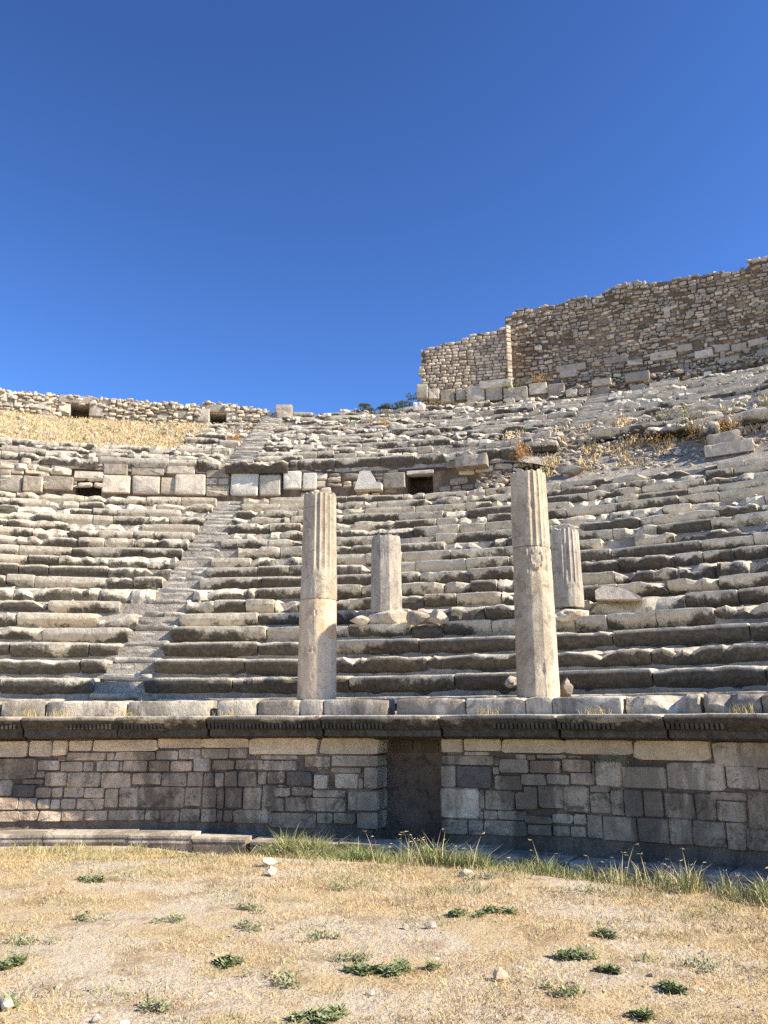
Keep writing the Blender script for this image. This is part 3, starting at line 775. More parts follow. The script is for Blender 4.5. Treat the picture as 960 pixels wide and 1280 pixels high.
rubble_face(rw2, th(380, 600, RD), th(640, 600, RD), lambda t: ZR0, lambda t: ZRT+.25, RD, (.3, .75), (.2, .34),
            [('rubble', 5), ('rubble_light', 3), ('boulder_grey', 2)], seed=11, chaos=.03, skip=lambda t, z: gC[0]-.01 < t < gC[1]+.01)
rubble_face(rw1, R_(-28), th(128, 600, RD), lambda t: ZR0+.75, lambda t: ZRT+.2, RD, (.3, .8), (.2, .3),
            [('rubble', 5), ('rubble_light', 4)], seed=12, chaos=.04, prot=.15)
# dark hood slab over the paired slabs at the stairway head
V, Fc, UV = seat_shape(2.35, .42, .7, 77, 1.2, 'seat')
t = th(320, 590, RD-.4)
hd = obj('hood_block', mesh('hood_block', V, Fc, 'cornice_marble', UV, 38), rw1, pol(t, RD-.45, ZRT-.08), -t, patina=1.1)
# ------------------------------------------------------------------ grass slope high on the left
TGL = R_(-30)
def blades(name, label, pts, matnames, cat='grass', wide=.012, lean=.5, seed=1, curve=True, parent=None):
    """pts: (x, y, z, height, material index)"""
    P = np.array([p[:4] for p in pts]); mi = [int(p[4]) for p in pts]; n = len(P)
    r = np.random.RandomState(seed)
    a = r.uniform(0, 2*np.pi, n); l = r.uniform(.1, 1, n)*lean*P[:, 3]; b = r.uniform(0, 2*np.pi, n)
    wv = np.stack([np.cos(b), np.sin(b), np.zeros(n)], 1)*(wide*(0.5+P[:, 3:4]*1.5))*0.5
    d = np.stack([np.cos(a)*l, np.sin(a)*l, np.zeros(n)], 1)
    base = P[:, :3]
    midp = base + d*0.35; midp[:, 2] += P[:, 3]*.6
    tip = base + d; tip[:, 2] += P[:, 3]*r.uniform(.75, 1, n)
    V = np.stack([base-wv, base+wv, midp+wv*.8, midp-wv*.8, tip], 1).reshape(-1, 3)
    i = np.arange(n)*5
    me = bpy.data.meshes.new(name)
    Fq = np.stack([i, i+1, i+2, i+3], 1); Ft = np.stack([i+3, i+2, i+4], 1)
    nl = n*7
    loops = np.empty((n, 7), dtype=np.int32); loops[:, :4] = Fq; loops[:, 4:] = Ft
    me.vertices.add(len(V)); me.vertices.foreach_set('co', V.ravel().astype(np.float32))
    me.loops.add(nl); me.loops.foreach_set('vertex_index', loops.ravel())
    me.polygons.add(n*2)
    ls = np.empty((n, 2), dtype=np.int32); ls[:, 0] = np.arange(n)*7; ls[:, 1] = ls[:, 0]+4
    me.polygons.foreach_set('loop_start', ls.ravel())
    for m in matnames: me.materials.append(MATS[m])
    me.polygons.foreach_set('material_index', np.repeat(np.array(mi, dtype=np.int32), 2))
    me.update(calc_edges=True); me.validate()
    o = obj(name, me, parent)
    return props(o, label, cat, None, 'stuff')
sg = polar_sheet('grass_slope', TGL-.3, TG+.004, 60, lambda t: [(upR(3)+.55, upZ(3)-.12)] + [(upR(3)+.55+q*.5, slope_z(upR(3)+.55+q*.5, t)+.03+.12*nz(t*40, q*.6, 2)) for q in range(1, 18)], 'slope_soil', .03)
props(obj('grass_slope', sg), 'smooth slope of dry earth and grass below the rubble rim', None, None, 'structure')
r = random.Random(21); pts = []
for i in range(16000):
    t = r.uniform(TGL, TG+.01); R = r.uniform(upR(3)+.6, 43)
    g = nz(t*30, R*.5, 4)
    x, y, _ = pol(t, R)
    m_ = 2 if (g > .22 and r.random() < .6) else (1 if r.random() < .45 else 0)
    pts.append((x, y, slope_z(R, t)+.02, r.uniform(.06, .17), m_))
blades('dry_grass', 'dry straw grass covering the slope high on the left', pts, ['straw_pale', 'straw', 'grass_olive'], wide=.05, lean=1.2, seed=2)
def slope_rock(r):
    t = r.uniform(TGL, TG); R = r.uniform(upR(4), 43.2)
    return pol(t, R, slope_z(R, t)+.05)
scatter_rubble('rubble', 'scattered pale stones on the dry grass slope high on the left', slope_rock, 220, .08, .36, ('rubble_light', 'rubble'), seed=9)
# ------------------------------------------------------------------ rubble rim wall on the left
rim = empty('rubble_wall', pol(R_(-10), RR, 16.6), 'low crumbling rubble wall along the left rim with two small square openings', 'wall')
te = th(346, 515, RR)
gA = (th(88, 512, RR), th(112, 512, RR)); gB = (th(262, 521, RR), th(283, 521, RR))
def rimsheet(t0, t1, nm):
    n = max(2, int((t1-t0)*RR/.4)); V = []; Fc = []
    for i in range(n+1):
        t = t0+(t1-t0)*i/n; zt = ztopL(t)-.12 + .08*nz(t*90, 0, 1)
        V += [pol(t, RR+.07, zbotL(t)-.6), pol(t, RR+.07, zt), pol(t, RR+1.2, zt), pol(t, RR+1.2, zbotL(t)-.6)]
    for i in range(n):
        for j in range(4): Fc.append((i*4+j, i*4+(j+1) % 4, (i+1)*4+(j+1) % 4, (i+1)*4+j))
    Fc += [(3, 2, 1, 0), (n*4, n*4+1, n*4+2, n*4+3)]
    obj(nm, mesh(nm, V, Fc, 'rubble_light', sharp=30), rim)
rimsheet(R_(-28), gA[0], 'wall_core'); rimsheet(gA[1], gB[0], 'wall_core'); rimsheet(gB[1], te, 'wall_core')
for g, zy in ((gA, 504), (gB, 515)):
    zb = zbotL(g[0])-.2; zt = hit(280 if g is gB else 100, zy+2, RR)[1]
    obj('opening_back', polar_box('opening_back', g[0]-.01, g[1]+.01, RR+1.0, RR+1.2, zb-.3, ztopL(g[0])-.15, 'opening_shade'), rim)
    obj('opening_roof', polar_box('opening_roof', g[0]-.01, g[1]+.01, RR+.08, RR+1.0, zt, ztopL(g[0])-.13, 'rubble'), rim)
wall_px(rim, [(74,496,120,505,B_,.12,'lintel'),(73,505,88,520,'rubble',.12),(112,506,130,521,B_,.12),(255,507,296,516,B_,.12,'lintel'),(247,512,262,528,S_,.15),(283,516,298,527,S_,.12),(299,517,325,526,B_,.1),
  (345,509,366,524,'boulder_grey',.4),(0,498,16,508,B_,.1),(18,501,28,509,S_,.1),(29,502,42,510,S_,.12),(43,503,64,512,S_,.1),(158,519,169,527,S_,.1),(171,520,178,528,B_,.1),(179,522,190,530,B_,.1),(196,520,208,530,B_,.1),
  (219,515,240,524,B_,.15),(-30,496,-2,507,S_,.1)], RR)
inop = lambda t, z: (gA[0]-.004 < t < gA[1]+.004 and z < hit(100, 504, RR)[1]) or (gB[0]-.004 < t < gB[1]+.004 and z < hit(272, 515, RR)[1])
rubble_face(rim, R_(-26), te, zbotL, lambda t: ztopL(t)-.02, RR, (.15, .42), (.12, .22), [('rubble_light', 6), ('rubble', 3)], budget=300, seed=14, skip=inop, prot=.25, depth=.35, chaos=.07)
def rimface(r):
    t = r.uniform(R_(-27), te); z = r.uniform(zbotL(t), ztopL(t))
    if inop(t, z): return None
    return pol(t, RR-.05+.1*r.random(), z-.1)
scatter_rubble('rubble', 'jumbled stones on the face of the left rim wall', rimface, 700, .10, .30, ('rubble_light', 'rubble'), seed=16)
def rimtop(r):
    t = r.uniform(R_(-27), te); return pol(t, RR+r.uniform(.0, .9), ztopL(t)-.12)
scatter_rubble('rubble', 'loose stones heaped on top of the left rim wall', rimtop, 420, .12, .42, ('rubble_light', 'rubble'), seed=15)
# ------------------------------------------------------------------ castle: bastion and long wall
RC = 45.6
zcb = upZ(NUP)-.5
TOPC = [(637, 392), (648, 386), (665, 382), (700, 378), (712, 373), (750, 366), (765, 358), (790, 351), (815, 350), (850, 345), (880, 341), (915, 336), (932, 333), (936, 324), (960, 319), (1040, 305), (1200, 290)]
tc_ = [hit(x, y, RC) for x, y in TOPC]
def ztopC(t): return float(np.interp(t, [q[0] for q in tc_], [q[1] for q in tc_]))
cas = empty('castle_wall', pol(R_(26), RC, zcb), 'long shaded rubble castle wall with a ragged sloping top on the right rim', 'wall')
tC0, tC1 = th(637, 440, RC), R_(44)
def core_wall(par, t0, t1, ztop, R, z0, d, mat, nm='wall_core'):
    n = max(2, int((t1-t0)*R/.35)); V = []; Fc = []
    for i in range(n+1):
        t = t0+(t1-t0)*i/n; zt = ztop(t)-.16 + .07*nz(t*130, 0, 1)
        V += [pol(t, R+.05, z0), pol(t, R+.05, zt), pol(t, R+d, zt), pol(t, R+d, z0)]
    for i in range(n):
        for j in range(4): Fc.append((i*4+j, i*4+(j+1) % 4, (i+1)*4+(j+1) % 4, (i+1)*4+j))
    Fc += [(3, 2, 1, 0), (n*4, n*4+1, n*4+2, n*4+3)]
    return obj(nm, mesh(nm, V, Fc, mat, sharp=30), par)
core_wall(cas, tC0-.004, tC1, ztopC, RC, zcb-1, 2.2, 'mortar')
nC = rubble_face(cas, tC0, tC1, lambda t: zcb, lambda t: ztopC(t)-.05, RC, (.14, .52), (.10, .25), [('castle_stone', 6), ('castle_brick_stone', 2), ('boulder_grey', 2)], budget=240, seed=31, prot=.12, chaos=.045)
# long reused blocks low in the wall
for x0, y0, x1, y1 in ((695,456,733,464),(755,446,786,454),(784,450,804,457),(812,440,846,450),(847,431,866,440),(868,438,892,448),(893,432,912,440),(914,430,934,439),(935,424,960,432),(946,436,975,444),(700,462,722,472),(900,446,925,453),(830,384,838,398),(962,420,990,430)):
    wall_px(cas, [(x0, y0, x1, y1, 'castle_brick_stone', .10)], RC)
def castop(r):
    t = r.uniform(tC0, tC1); return pol(t, RC+r.uniform(0, 1.6), ztopC(t)-.14)
scatter_rubble('rubble', 'loose stones along the ragged top of the castle wall', castop, 420, .12, .36, ('rubble', 'rubble_light'), seed=33)
RB = 44.9
TOPB = [(527, 437), (533, 433), (545, 431), (560, 427), (575, 424), (590, 418), (610, 413), (625, 409), (637, 406)]
tb_ = [hit(x, y, RB) for x, y in TOPB]
def ztopB(t): return float(np.interp(t, [q[0] for q in tb_], [q[1] for q in tb_]))
bas = empty('bastion', pol(R_(11), RB, zcb), 'squared bastion of small coursed stones standing forward of the long castle wall', 'bastion')
tB0, tB1 = th(527, 460, RB), th(637, 440, RB)
core_wall(bas, tB0, tB1, ztopB, RB, zcb-1, 2.6, 'mortar')
rubble_face(bas, tB0, tB1, lambda t: zcb+.3, lambda t: ztopB(t)-.03, RB, (.28, .5), (.175, .20), [('castle_brick_stone', 8), ('castle_stone', 3)], budget=300, seed=41, prot=.03, quant=True)
# quoins on the two ends (angled stones added on the right to catch sun)
for tq, sgn in ((tB1, 1), (tB0, -1)):
    z = zcb
    i = 0
    while z < ztopB(tq)-.12:
        if sgn > 0:
            V, Fc, UV = face_stone(.30, .2, .1, rng.randrange(9999), n=8, sq=.8, bulge=.02)
            obj('quoin', mesh('quoin', V, Fc, 'castle_brick_stone', UV, 30), bas, pol(tq, RB-.10, z), -tq + R_(42))
        h = U(.2, .27); i += 1
        for q in range(3):
            V, Fc, UV = face_stone(.42, h*.93, .1, rng.randrange(9999), n=8, sq=.7, bulge=.02)
            R = RB+.22+q*.44 + (.1 if i % 2 else 0)
            tt = tq + sgn*.02/R
            obj('quoin', mesh('quoin', V, Fc, 'castle_brick_stone', UV, 30), bas, pol(tt, R, z), -tq + sgn*math.pi/2)
        z += h
def bastop(r):
    t = r.uniform(tB0, tB1); return pol(t, RB+r.uniform(0, 1.8), ztopB(t)-.13)
scatter_rubble('rubble', 'loose stones on the sloping top of the bastion', bastop, 120, .1, .3, ('rubble', 'rubble_light'), seed=34)
ft = empty('footing', pol(R_(11), RB-.3, zcb), 'rough dark footing of large stones under the bastion', 'footing')
for x0, y0, x1, y1, m_ in ((521,482,535,499,B_),(536,486,549,499,'rubble'),(551,487,568,503,'rubble'),(570,487,582,500,B_),(584,484,606,503,'rubble'),(607,482,628,501,B_),(600,477,640,486,S_),(630,486,660,503,B_),(662,480,684,494,'rubble'),(686,482,706,497,B_)):
    wall_px(ft, [(x0, y0, x1, y1, m_, U(0, .3))], RB-.35)
# squared blocks under the long wall, with dark gaps
fb = empty('footing', pol(R_(24), 43.9, zcb), 'row of squared grey blocks with dark gaps under the long castle wall', 'footing')
for x0, y0, x1, y1, m_ in ((708,488,722,497,S_),(724,487,738,494,B_),(739,484,762,499,B_),(788,481,806,492,B_),(808,482,824,492,'rubble'),(825,474,850,487,B_),(851,476,874,486,'rubble'),(880,464,890,478,M_),(781,465,812,476,B_),(893,466,930,474,B_),(930,460,975,470,B_),(740,474,764,482,'rubble')):
    wall_px(fb, [(x0, y0, x1, y1, m_, U(0, .2))], 43.9)
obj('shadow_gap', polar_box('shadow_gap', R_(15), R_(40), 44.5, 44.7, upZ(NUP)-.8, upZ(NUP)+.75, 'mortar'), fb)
def casfoot(r):
    t = r.uniform(th(700, 470, 44.2), R_(42)); return pol(t, 44.45-.5*r.random(), upZ(NUP)+r.uniform(-.2, .75))
scatter_rubble('rubble', 'tumbled stones packed along the foot of the long castle wall', casfoot, 620, .16, .5, ('rubble', 'castle_stone'), seed=35)
# ------------------------------------------------------------------ columns
def drum(rb, rt, z0, z1, rfun, seed, top_break=0.0, bot_break=0.0, nphi=144, nzv=None, mat='column_marble'):
    nzv = nzv or max(8, int((z1-z0)/0.05)); V = []; Fc = []; UV = []
    for j in range(nzv+1):
        f = j/nzv; z = z0 + (z1-z0)*f; rad = rb + (rt-rb)*f
        for i in range(nphi):
            p = -math.pi + 2*math.pi*i/nphi
            rr = rad*rfun(p, z) + .004*nz(p*4, z*3, seed) + .0015*nz(p*17, z*14, seed)
            dz = 0
            if top_break and f > .97: dz = -top_break*max(0, nz(p*2.2, seed, 1)+.35)*((f-.97)/.03) + .03*nz(p*9, seed, 4)
            if top_break and z > z1-.12: rr -= .02*max(0, nz(p*5, z*8, seed)+.1)*((z-z1+.12)/.12)*2
            if bot_break and f < .03: dz = bot_break*nz(p*3, seed, 5)
            e = min(z-z0, z1-z); rr -= .008*max(0, 1-e/.02) + .05*max(0, nz(p*3.1, z*3.7, seed+9)-.42) + .010*max(0, nz(p*9, z*6, seed+4)-.25)
            V.append((rr*math.sin(p), -rr*math.cos(p), z+dz)); UV.append((p, .5))
    for j in range(nzv):
        for i in range(nphi):
            a, b = j*nphi+i, j*nphi+(i+1) % nphi
            Fc.append((a, b, b+nphi, a+nphi))
    n0 = len(V); V += [(0, 0, z0), (0, 0, z1-.03-top_break*.3)]; UV += [(0, .5)]*2
    for i in range(nphi):
        Fc.append((n0, (i+1) % nphi, i)); Fc.append((n0+1, nzv*nphi+i, nzv*nphi+(i+1) % nphi))
    return mesh('drum', V, Fc, mat, UV, 28)
def facet(p, n, ph=0.0):
    s = 2*math.pi/n; a = (p-ph+s/2) % s - s/2
    return math.cos(s/2)/math.cos(a)*1.0 + (1-math.cos(s/2))*.5
def flute(p, n=20, ph=0.0, depth=.085):
    s = 2*math.pi/n; a = ((p-ph) % s)/s
    return 1.0 - depth*math.sin(math.pi*a)**.75
def colpos(px, py, R): a, z = hit(px, py, R); x, y, _ = pol(a, R); return x, y, z
RCOL = 16.75
def column(name, px, py, R, pts, label, zb, rot=0.0):
    x, y, z = colpos(px, py, R)
    c = empty(name, (x, y, zb), label, 'column')
    for (nm, z0, z1, rb, rt, fn, tb, bb, mat, dx) in pts:
        me = drum(rb, rt, 0, z1-z0, (lambda p, zz, fn=fn, z0=z0: fn(p, zz+z0)), int(px)+int(z0*10), tb, bb, mat=mat)
        obj(nm, me, c, (x+dx, y, z0), rz=0)
    return c, x, y
def ss(a, b, v): v = max(0, min(1, (v-a)/(b-a))); return v*v*(3-2*v)
ZB = 1.90
xl, yl, zl1 = colpos(401, 617, RCOL); _, _, zlj = colpos(398, 751, RCOL)
def f_left_up(p, z):
    fl = ss(zlj+.42, zlj+.62, z)
    d = math.degrees(p)
    if -170 < d < -12: return facet(p, 16, R_(3))
    if -12 <= d < 4: return 1 - (1-facet(p, 16, R_(3))) - .10*fl*math.sin(math.pi*(d+12)/16)**.6
    return (1-fl)*facet(p, 16, R_(3)) + fl*flute(p, 20, R_(4), .07)
def f_left_lo(p, z):
    d = math.degrees(p); r0 = .5+.5*facet(p, 14, R_(12))
    k = ss(2.2, 3.4, z)*.6
    if -32 < d < -8 and 2.6 < z: r0 -= .012*ss(2.6, 3.2, z)
    for hz, hp in ((3.42, -18), (3.42, -2), (2.75, -19), (2.75, -6), (2.28, -10)):
        q = math.hypot((z-hz)*1.0, (p-R_(hp))*.33)
        if q < .028: r0 -= .05
    return r0
column('broken_column', 396, 873, RCOL, [
    ('drum', ZB, zlj-.004, .345, .335, f_left_lo, 0, .02, 'column_stained_marble', 0),
    ('drum', zlj+.004, zl1, .335, .305, f_left_up, .12, 0, 'column_marble', 0.01)],
    'tall two-drum marble column in the left half, orange stained lower drum below a fluted one', ZB)
xr, yr, zr1 = colpos(663, 590, RCOL); zrj = colpos(668, 686, RCOL)[2]; zrf = colpos(668, 717, RCOL)[2]
def f_right_up(p, z):
    d = math.degrees(p)
    if -170 < d < -10: return facet(p, 18, R_(2))
    return flute(p, 20, R_(-10), .09)
def f_right_lo(p, z):
    d = math.degrees(p)
    base = facet(p, 12, R_(-2))
    if z > zrf:
        v = facet(p, 18, R_(2)) if d < -14 else flute(p, 20, R_(-10), .08)
        if -24 < d < 36:      # broken patch with a ring-shaped scar
            cz = (z-(zrf+zrj)/2)/.17; cp = (d-6)/24
            q = math.hypot(cz, cp)
            v = .93 + .04*nz(p*14, z*14, 3)
            v += .10*max(0, 1-abs(q-.8)/.2)
        return v
    return base
column('broken_column', 673, 869, RCOL, [
    ('drum', ZB, zrj-.004, .345, .315, f_right_lo, 0, .02, 'column_marble', 0),
    ('drum', zrj+.004, zr1, .318, .298, f_right_up, .10, 0, 'column_marble', -.005)],
    'tallest marble column, right of centre, faceted below with a scarred patch and fluted top', ZB)
x3, y3, z3b = colpos(483, 764, 20.3); z3t = colpos(482, 671, 20.3)[2]
column('broken_column', 483, 764, 20.3, [('drum', z3b-.05, z3t, .345, .32, lambda p, z: facet(p, 10, R_(-6)), .04, .03, 'column_grey_marble', 0)],
       'short smooth faceted column stump behind and between the two tall columns', z3b-.05)
x4, y4, z4b = colpos(711, 757, 20.1); z4t = colpos(707, 662, 20.1)[2]
def f4(p, z):
    d = math.degrees(p)
    v = facet(p, 16, R_(0)) if (d < -25 or z < z4b+.45) else flute(p, 20, R_(-16), .08)
    if -22 < d < -4 and z4b+.7 < z < z4b+1.25: v -= .05
    return v
column('broken_column', 711, 757, 20.1, [('drum', z4b-.05, z4t, .31, .285, f4, .06, .03, 'column_grey_marble', 0)],
       'short fluted column stump just right of and behind the tallest column', z4b-.05)
# ------------------------------------------------------------------ single boulders and fallen blocks
def boulder(name, px, py, R, size, label, mat, seed, zoff=0.0, rot=(0, 0, 0), block=False, cat='stone block', loc=None, group=None):
    if loc is None:
        t, z = hit(px, py, R); loc = pol(t, R, z-size[2]*.5+zoff)
    else: t = 0
    if block:
        V, Fc, UV = seat_shape(1, 1, 1, seed, 1.2, 'box'); V = [(v[0]*size[0], (v[1]-.5)*size[1], v[2]*size[2]) for v in V]
        me = mesh(name, V, Fc, mat, UV, 38)
    else:
        V, Fc = BIGROCKS[seed % 8]
        me = mesh(name, [(v[0]*size[0], v[1]*size[1], (v[2]+.42)*size[2]) for v in V], Fc, mat, None, 32)
    o = obj(name, me, None, loc, rot=(rot[0], rot[1], -t+rot[2]))
    return props(o, label, cat, group)
boulder('boulder', 484, 772, 20.0, (1.25, .9, .55), 'low pale boulder under the smooth short column stump', 'slab_stone', 2, loc=(x3+.0, y3-.12, z3b-.42))
boulder('boulder', 522, 771, 19.9, (.6, .4, .34), 'pointed pale rock just right of the smooth short column stump', 'rubble', 3)
boulder('boulder', 548, 770, 19.9, (.6, .4, .34), 'pale rock leaning behind the seat row, right of a pointed rock', 'slab_stone', 4)
boulder('boulder', 452, 775, 19.9, (.45, .3, .26), 'small rough rock just left of the smooth short column stump', 'rubble', 5)
boulder('boulder', 715, 765, 19.7, (.95, .75, .4), 'broken pale boulder under the short fluted column stump', 'slab_stone', 6, loc=(x4, y4-.1, z4b-.36))
boulder('boulder', 715, 588, 31.0, (1.1, .7, .5), 'dark grey rounded boulder above the top of the tallest column', 'boulder_grey', 1)
boulder('fallen_block', 905, 550, 31.6, (1.0, .7, .45), 'tilted grey block resting on a paler one in the rubble belt on the right', 'boulder_grey', 51, rot=(.1, -.06, .15), block=True)
boulder('fallen_block', 912, 563, 31.2, (1.45, .7, .42), 'pale squared block lying beneath the tilted grey block', 'rubble', 52, rot=(0, -.03, .1), block=True)
boulder('fallen_block', 878, 532, 33.2, (1.5, .6, .36), 'long sunlit block lying beside a dark green shrub on the right', 'slab_stone', 53, rot=(0, -.12, .1), block=True)
boulder('fallen_block', 936, 523, 33.4, (1.3, .6, .42), 'long grey-brown block nearest the right edge above the orange dry bush', 'rubble', 54, rot=(0, -.1, .05), block=True)
boulder('fallen_block', 672, 549, 34.0, (1.1, .6, .45), 'dark block standing above the orange dry bush left of the rubble belt', 'boulder_grey', 55, rot=(0, -.05, 0), block=True)
boulder('fallen_block', 590, 577, 31.4, (1.15, .6, .45), 'large bluish grey block at the right end of the dark gangway row', 'boulder_grey', 56, rot=(0, -.02, 0), block=True)
boulder('fallen_block', 524, 509, 43.2, (.60, .5, .45), 'small square white block standing on the skyline left of the bastion', 'white_marble', 57, block=True)
boulder('fallen_block', 354, 522, 43.0, (.8, .6, .5), 'square grey block standing at the head of the long stairway', 'boulder_grey', 59, block=True)
boulder('boulder', 640, 851, 17.3, (.28, .3, .28), 'small orange-stained stone at the foot of the tallest column', 'slab_stone', 6, zoff=.02)
boulder('boulder', 706, 860, 17.4, (.3, .3, .36), 'rough grey stone wedged right of the foot of the tallest column', 'rubble', 2)
boulder('boulder', 174, 846, 17.3, (.2, .2, .18), 'small round white stone on the stairway beside the second seat row', 'slab_stone', 1)
# white marble lion-foot fragment on the gangway
xm, ym, zm = colpos(460, 611, RD-.5)
tt = th(460, 605, RD-.5)
def extr(poly, d):
    n = len(poly); V = [(x, 0, z) for x, z in poly] + [(x, d, z) for x, z in poly]
    Fc = [tuple(range(n)), tuple(reversed(range(n, 2*n)))] + [((i+1) % n, i, i+n, (i+1) % n+n) for i in range(n)]
    return V, Fc
V, Fc = extr([(-.5, 0), (.5, 0), (.52, .2), (.3, .25), (.2, .5), (.1, .68), (-.12, .7), (-.3, .66), (-.4, .3)], .4)
props(obj('carved_fragment', mesh('carved_fragment', V, Fc, 'white_marble', None, 30), None, pol(tt, RD-.6, zm-.02), -tt), 'white carved marble seat-end fragment standing on the gangway behind the columns', 'fragment')
V, Fc = extr([(-.35, 0), (.55, 0), (.5, .1), (.1, .42), (-.05, .6), (-.35, .66)], .35)
tt2 = th(775, 745, 20.5); z2 = hit(775, 750, 20.5)[1]
V, Fc = extr([(-.45, 0), (.44, .0), (.42, .05), (.22, .17), (.02, .25), (-.3, .30), (-.47, .2)], .45)
V = [(v[0], v[1]+(.12 if v[2] > .15 else 0), v[2]) for v in V]
props(obj('fallen_block', mesh('fallen_block', V, Fc, 'slab_stone', None, 30), None, pol(tt2, 20.35, z2), rot=(0, .04, -tt2+.15)), 'pale wedge-shaped block right of the short fluted column stump', 'stone block')
tt = th(385, 605, RD-.4)
props(obj('carved_fragment', mesh('carved_fragment', V, Fc, 'white_marble', None, 30), None, pol(tt, RD-.5, ZR0), -tt), 'white triangular marble fragment above the left tall column', 'fragment')
# ------------------------------------------------------------------ low moulded step at the foot of the wall
def mould_shape(L, seed):
    P = [(.55, -.25), (.55, .10), (.4, .105), (.05, .10), (.0, .085), (.0, .05), (.03, .045), (.03, .02), (.01, .012), (.01, -.02), (.05, -.03), (.05, -.25)]
    r = random.Random(seed); n = max(3, int(L/.3)); V = []; UV = []
    m = len(P)
    for i in range(n+1):
        x = -L/2 + L*i/n
        for y, z in P:
            V.append((x, y + (.012*nz(x*3, z*9, seed) if y < .3 else 0), z + .006*nz(x*3, y*5, seed+.5))); UV.append((x, .5))
    Fc = [(i*m+j, (i+1)*m+j, (i+1)*m+(j+1) % m, i*m+(j+1) % m) for i in range(n) for j in range(m)] + [tuple(range(m)), tuple(reversed(range(n*m, (n+1)*m)))]
    return V, Fc, UV
RS = 14.78
stp = empty('moulded_step', pol(R_(0), RS, -.2), 'low curved marble step with a grooved edge at the foot of the podium wall', 'step')
EDGE = [(-200, 1046), (0, 1043), (160, 1042), (240, 1045), (305, 1050), (520, 1056), (640, 1068), (740, 1080), (850, 1088), (960, 1096), (1100, 1110)]
for x0, x1 in ((-150, 52), (54, 160), (161, 239), (241, 306), (312, 420), (424, 512), (520, 612), (614, 708), (712, 800), (801, 905), (912, 1000), (1001, 1100)):
    xm_ = (x0+x1)/2; ye = float(np.interp(xm_, [e[0] for e in EDGE], [e[1] for e in EDGE]))
    (t0, z_), (t1, _) = hit(x0, ye, RS), hit(x1, ye, RS); z_ = hit(xm_, ye, RS)[1]
    k = max(1, int(round((t1-t0)*RS/1.1)))
    for q in range(k):
        a = t0+(t1-t0)*q/k; b = t0+(t1-t0)*(q+1)/k
        V, Fc, UV = mould_shape((b-a)*RS+.01, x0+q)
        obj('step_block', mesh('step_block', V, Fc, 'kerb_marble', UV, 25), stp, pol((a+b)/2, RS+.003*q, z_-.105+U(-.006, .006)), -(a+b)/2)
# ------------------------------------------------------------------ grass on the orchestra floor
r = random.Random(77); pts = []
for i in range(230000):
    y = 3.6 + 11*r.random()**1.0; x = r.uniform(-.62, .62)*y + (0 if r.random() < .8 else r.uniform(-2, 2))
    R = math.hypot(x-CX, y-CY)
    if R > 14.6: continue
    g = nz(x*.8, y*1.3, 3) + .5*nz(x*2.9, y*3.7, 8)
    near = ss(9, 12.4, R)
    if r.random() > .12 + ss(-.35, .5, g + .35*near)*.9: continue
    gr = nz(x*1.1, y*1.9, 31) + .4*nz(x*4, y*5, 13)
    br = nz(x*1.6, y*2.4, 91) + .4*nz(x*6, y*7, 17)
    m_ = 2 if (gr > .30-.15*near and r.random() < .65) else (3 if (br > .18 and r.random() < .6) else (0 if r.random() < .62 else 1))
    pts.append((x, y, gz(x, y)-.005, r.uniform(.010, .036)*(1+near*.8)*(1.5 if m_ == 2 else 1), m_))
for i in range(9000):
    y = 3.7 + 10*r.random(); x = r.uniform(-.6, .6)*y
    q = nz(x*2.3, y*3.1, 63)
    if math.hypot(x-CX, y-CY) > 14.2 or q < .22: continue
    pts.append((x, y, gz(x, y)-.005, r.uniform(.03, .085), 0 if r.random() < .4 else (1 if r.random() < .6 else 3)))
blades('dry_grass', 'short dry golden grass growing over the orchestra floor', pts, ['straw', 'straw_pale', 'grass_olive', 'straw_brown'], wide=.0085, lean=2.0, seed=5)
# taller green fringe along the step and the wall
pts = []
def fringe(n, x0, x1, R0, R1, h0, h1, green, dens=None):
    for i in range(n):
        px = r.uniform(x0, x1); R = r.uniform(R0, R1); t = th(px, 1060, 13.0)
        if dens and nz(t*55, R*1.2, 6) < dens: continue
        x, y, _ = pol(t, R)
        pts.append((x, y, gz(x, y)-.01, r.uniform(h0, h1)*(.6+.8*max(0, .4+nz(t*70, R, 2))), 0 if r.random() < green else (1 if r.random() < .5 else 2)))
fringe(13000, 300, 480, 13.2, 14.7, .12, .36, .75, -.3)
fringe(6000, 290, 370, 13.3, 14.7, .18, .46, .7, -.2)
fringe(21000, 390, 660, 12.6, 14.2, .10, .36, .85, -.10)
fringe(6000, 640, 760, 12.5, 13.9, .06, .24, .85, .0)
fringe(2600, 700, 1000, 12.2, 13.0, .03, .12, .5, .08)
fringe(400, 775, 825, 12.25, 12.9, .10, .25, .5, .0)
fringe(400, 850, 895, 12.2, 12.8, .10, .24, .5, .0)
fringe(1100, 925, 1000, 12.15, 12.9, .08, .26, .6, .0)
fringe(4500, -40, 300, 13.6, 14.70, .04, .16, .4, .05)
fringe(2600, -40, 1050, 15.3, 15.5, .05, .15, .9, -.1)
blades('tall_grass', 'tall green and straw grass growing along the foot of the podium wall', pts, ['grass_green', 'grass_olive', 'straw_pale'], wide=.009, lean=1.1, seed=6)
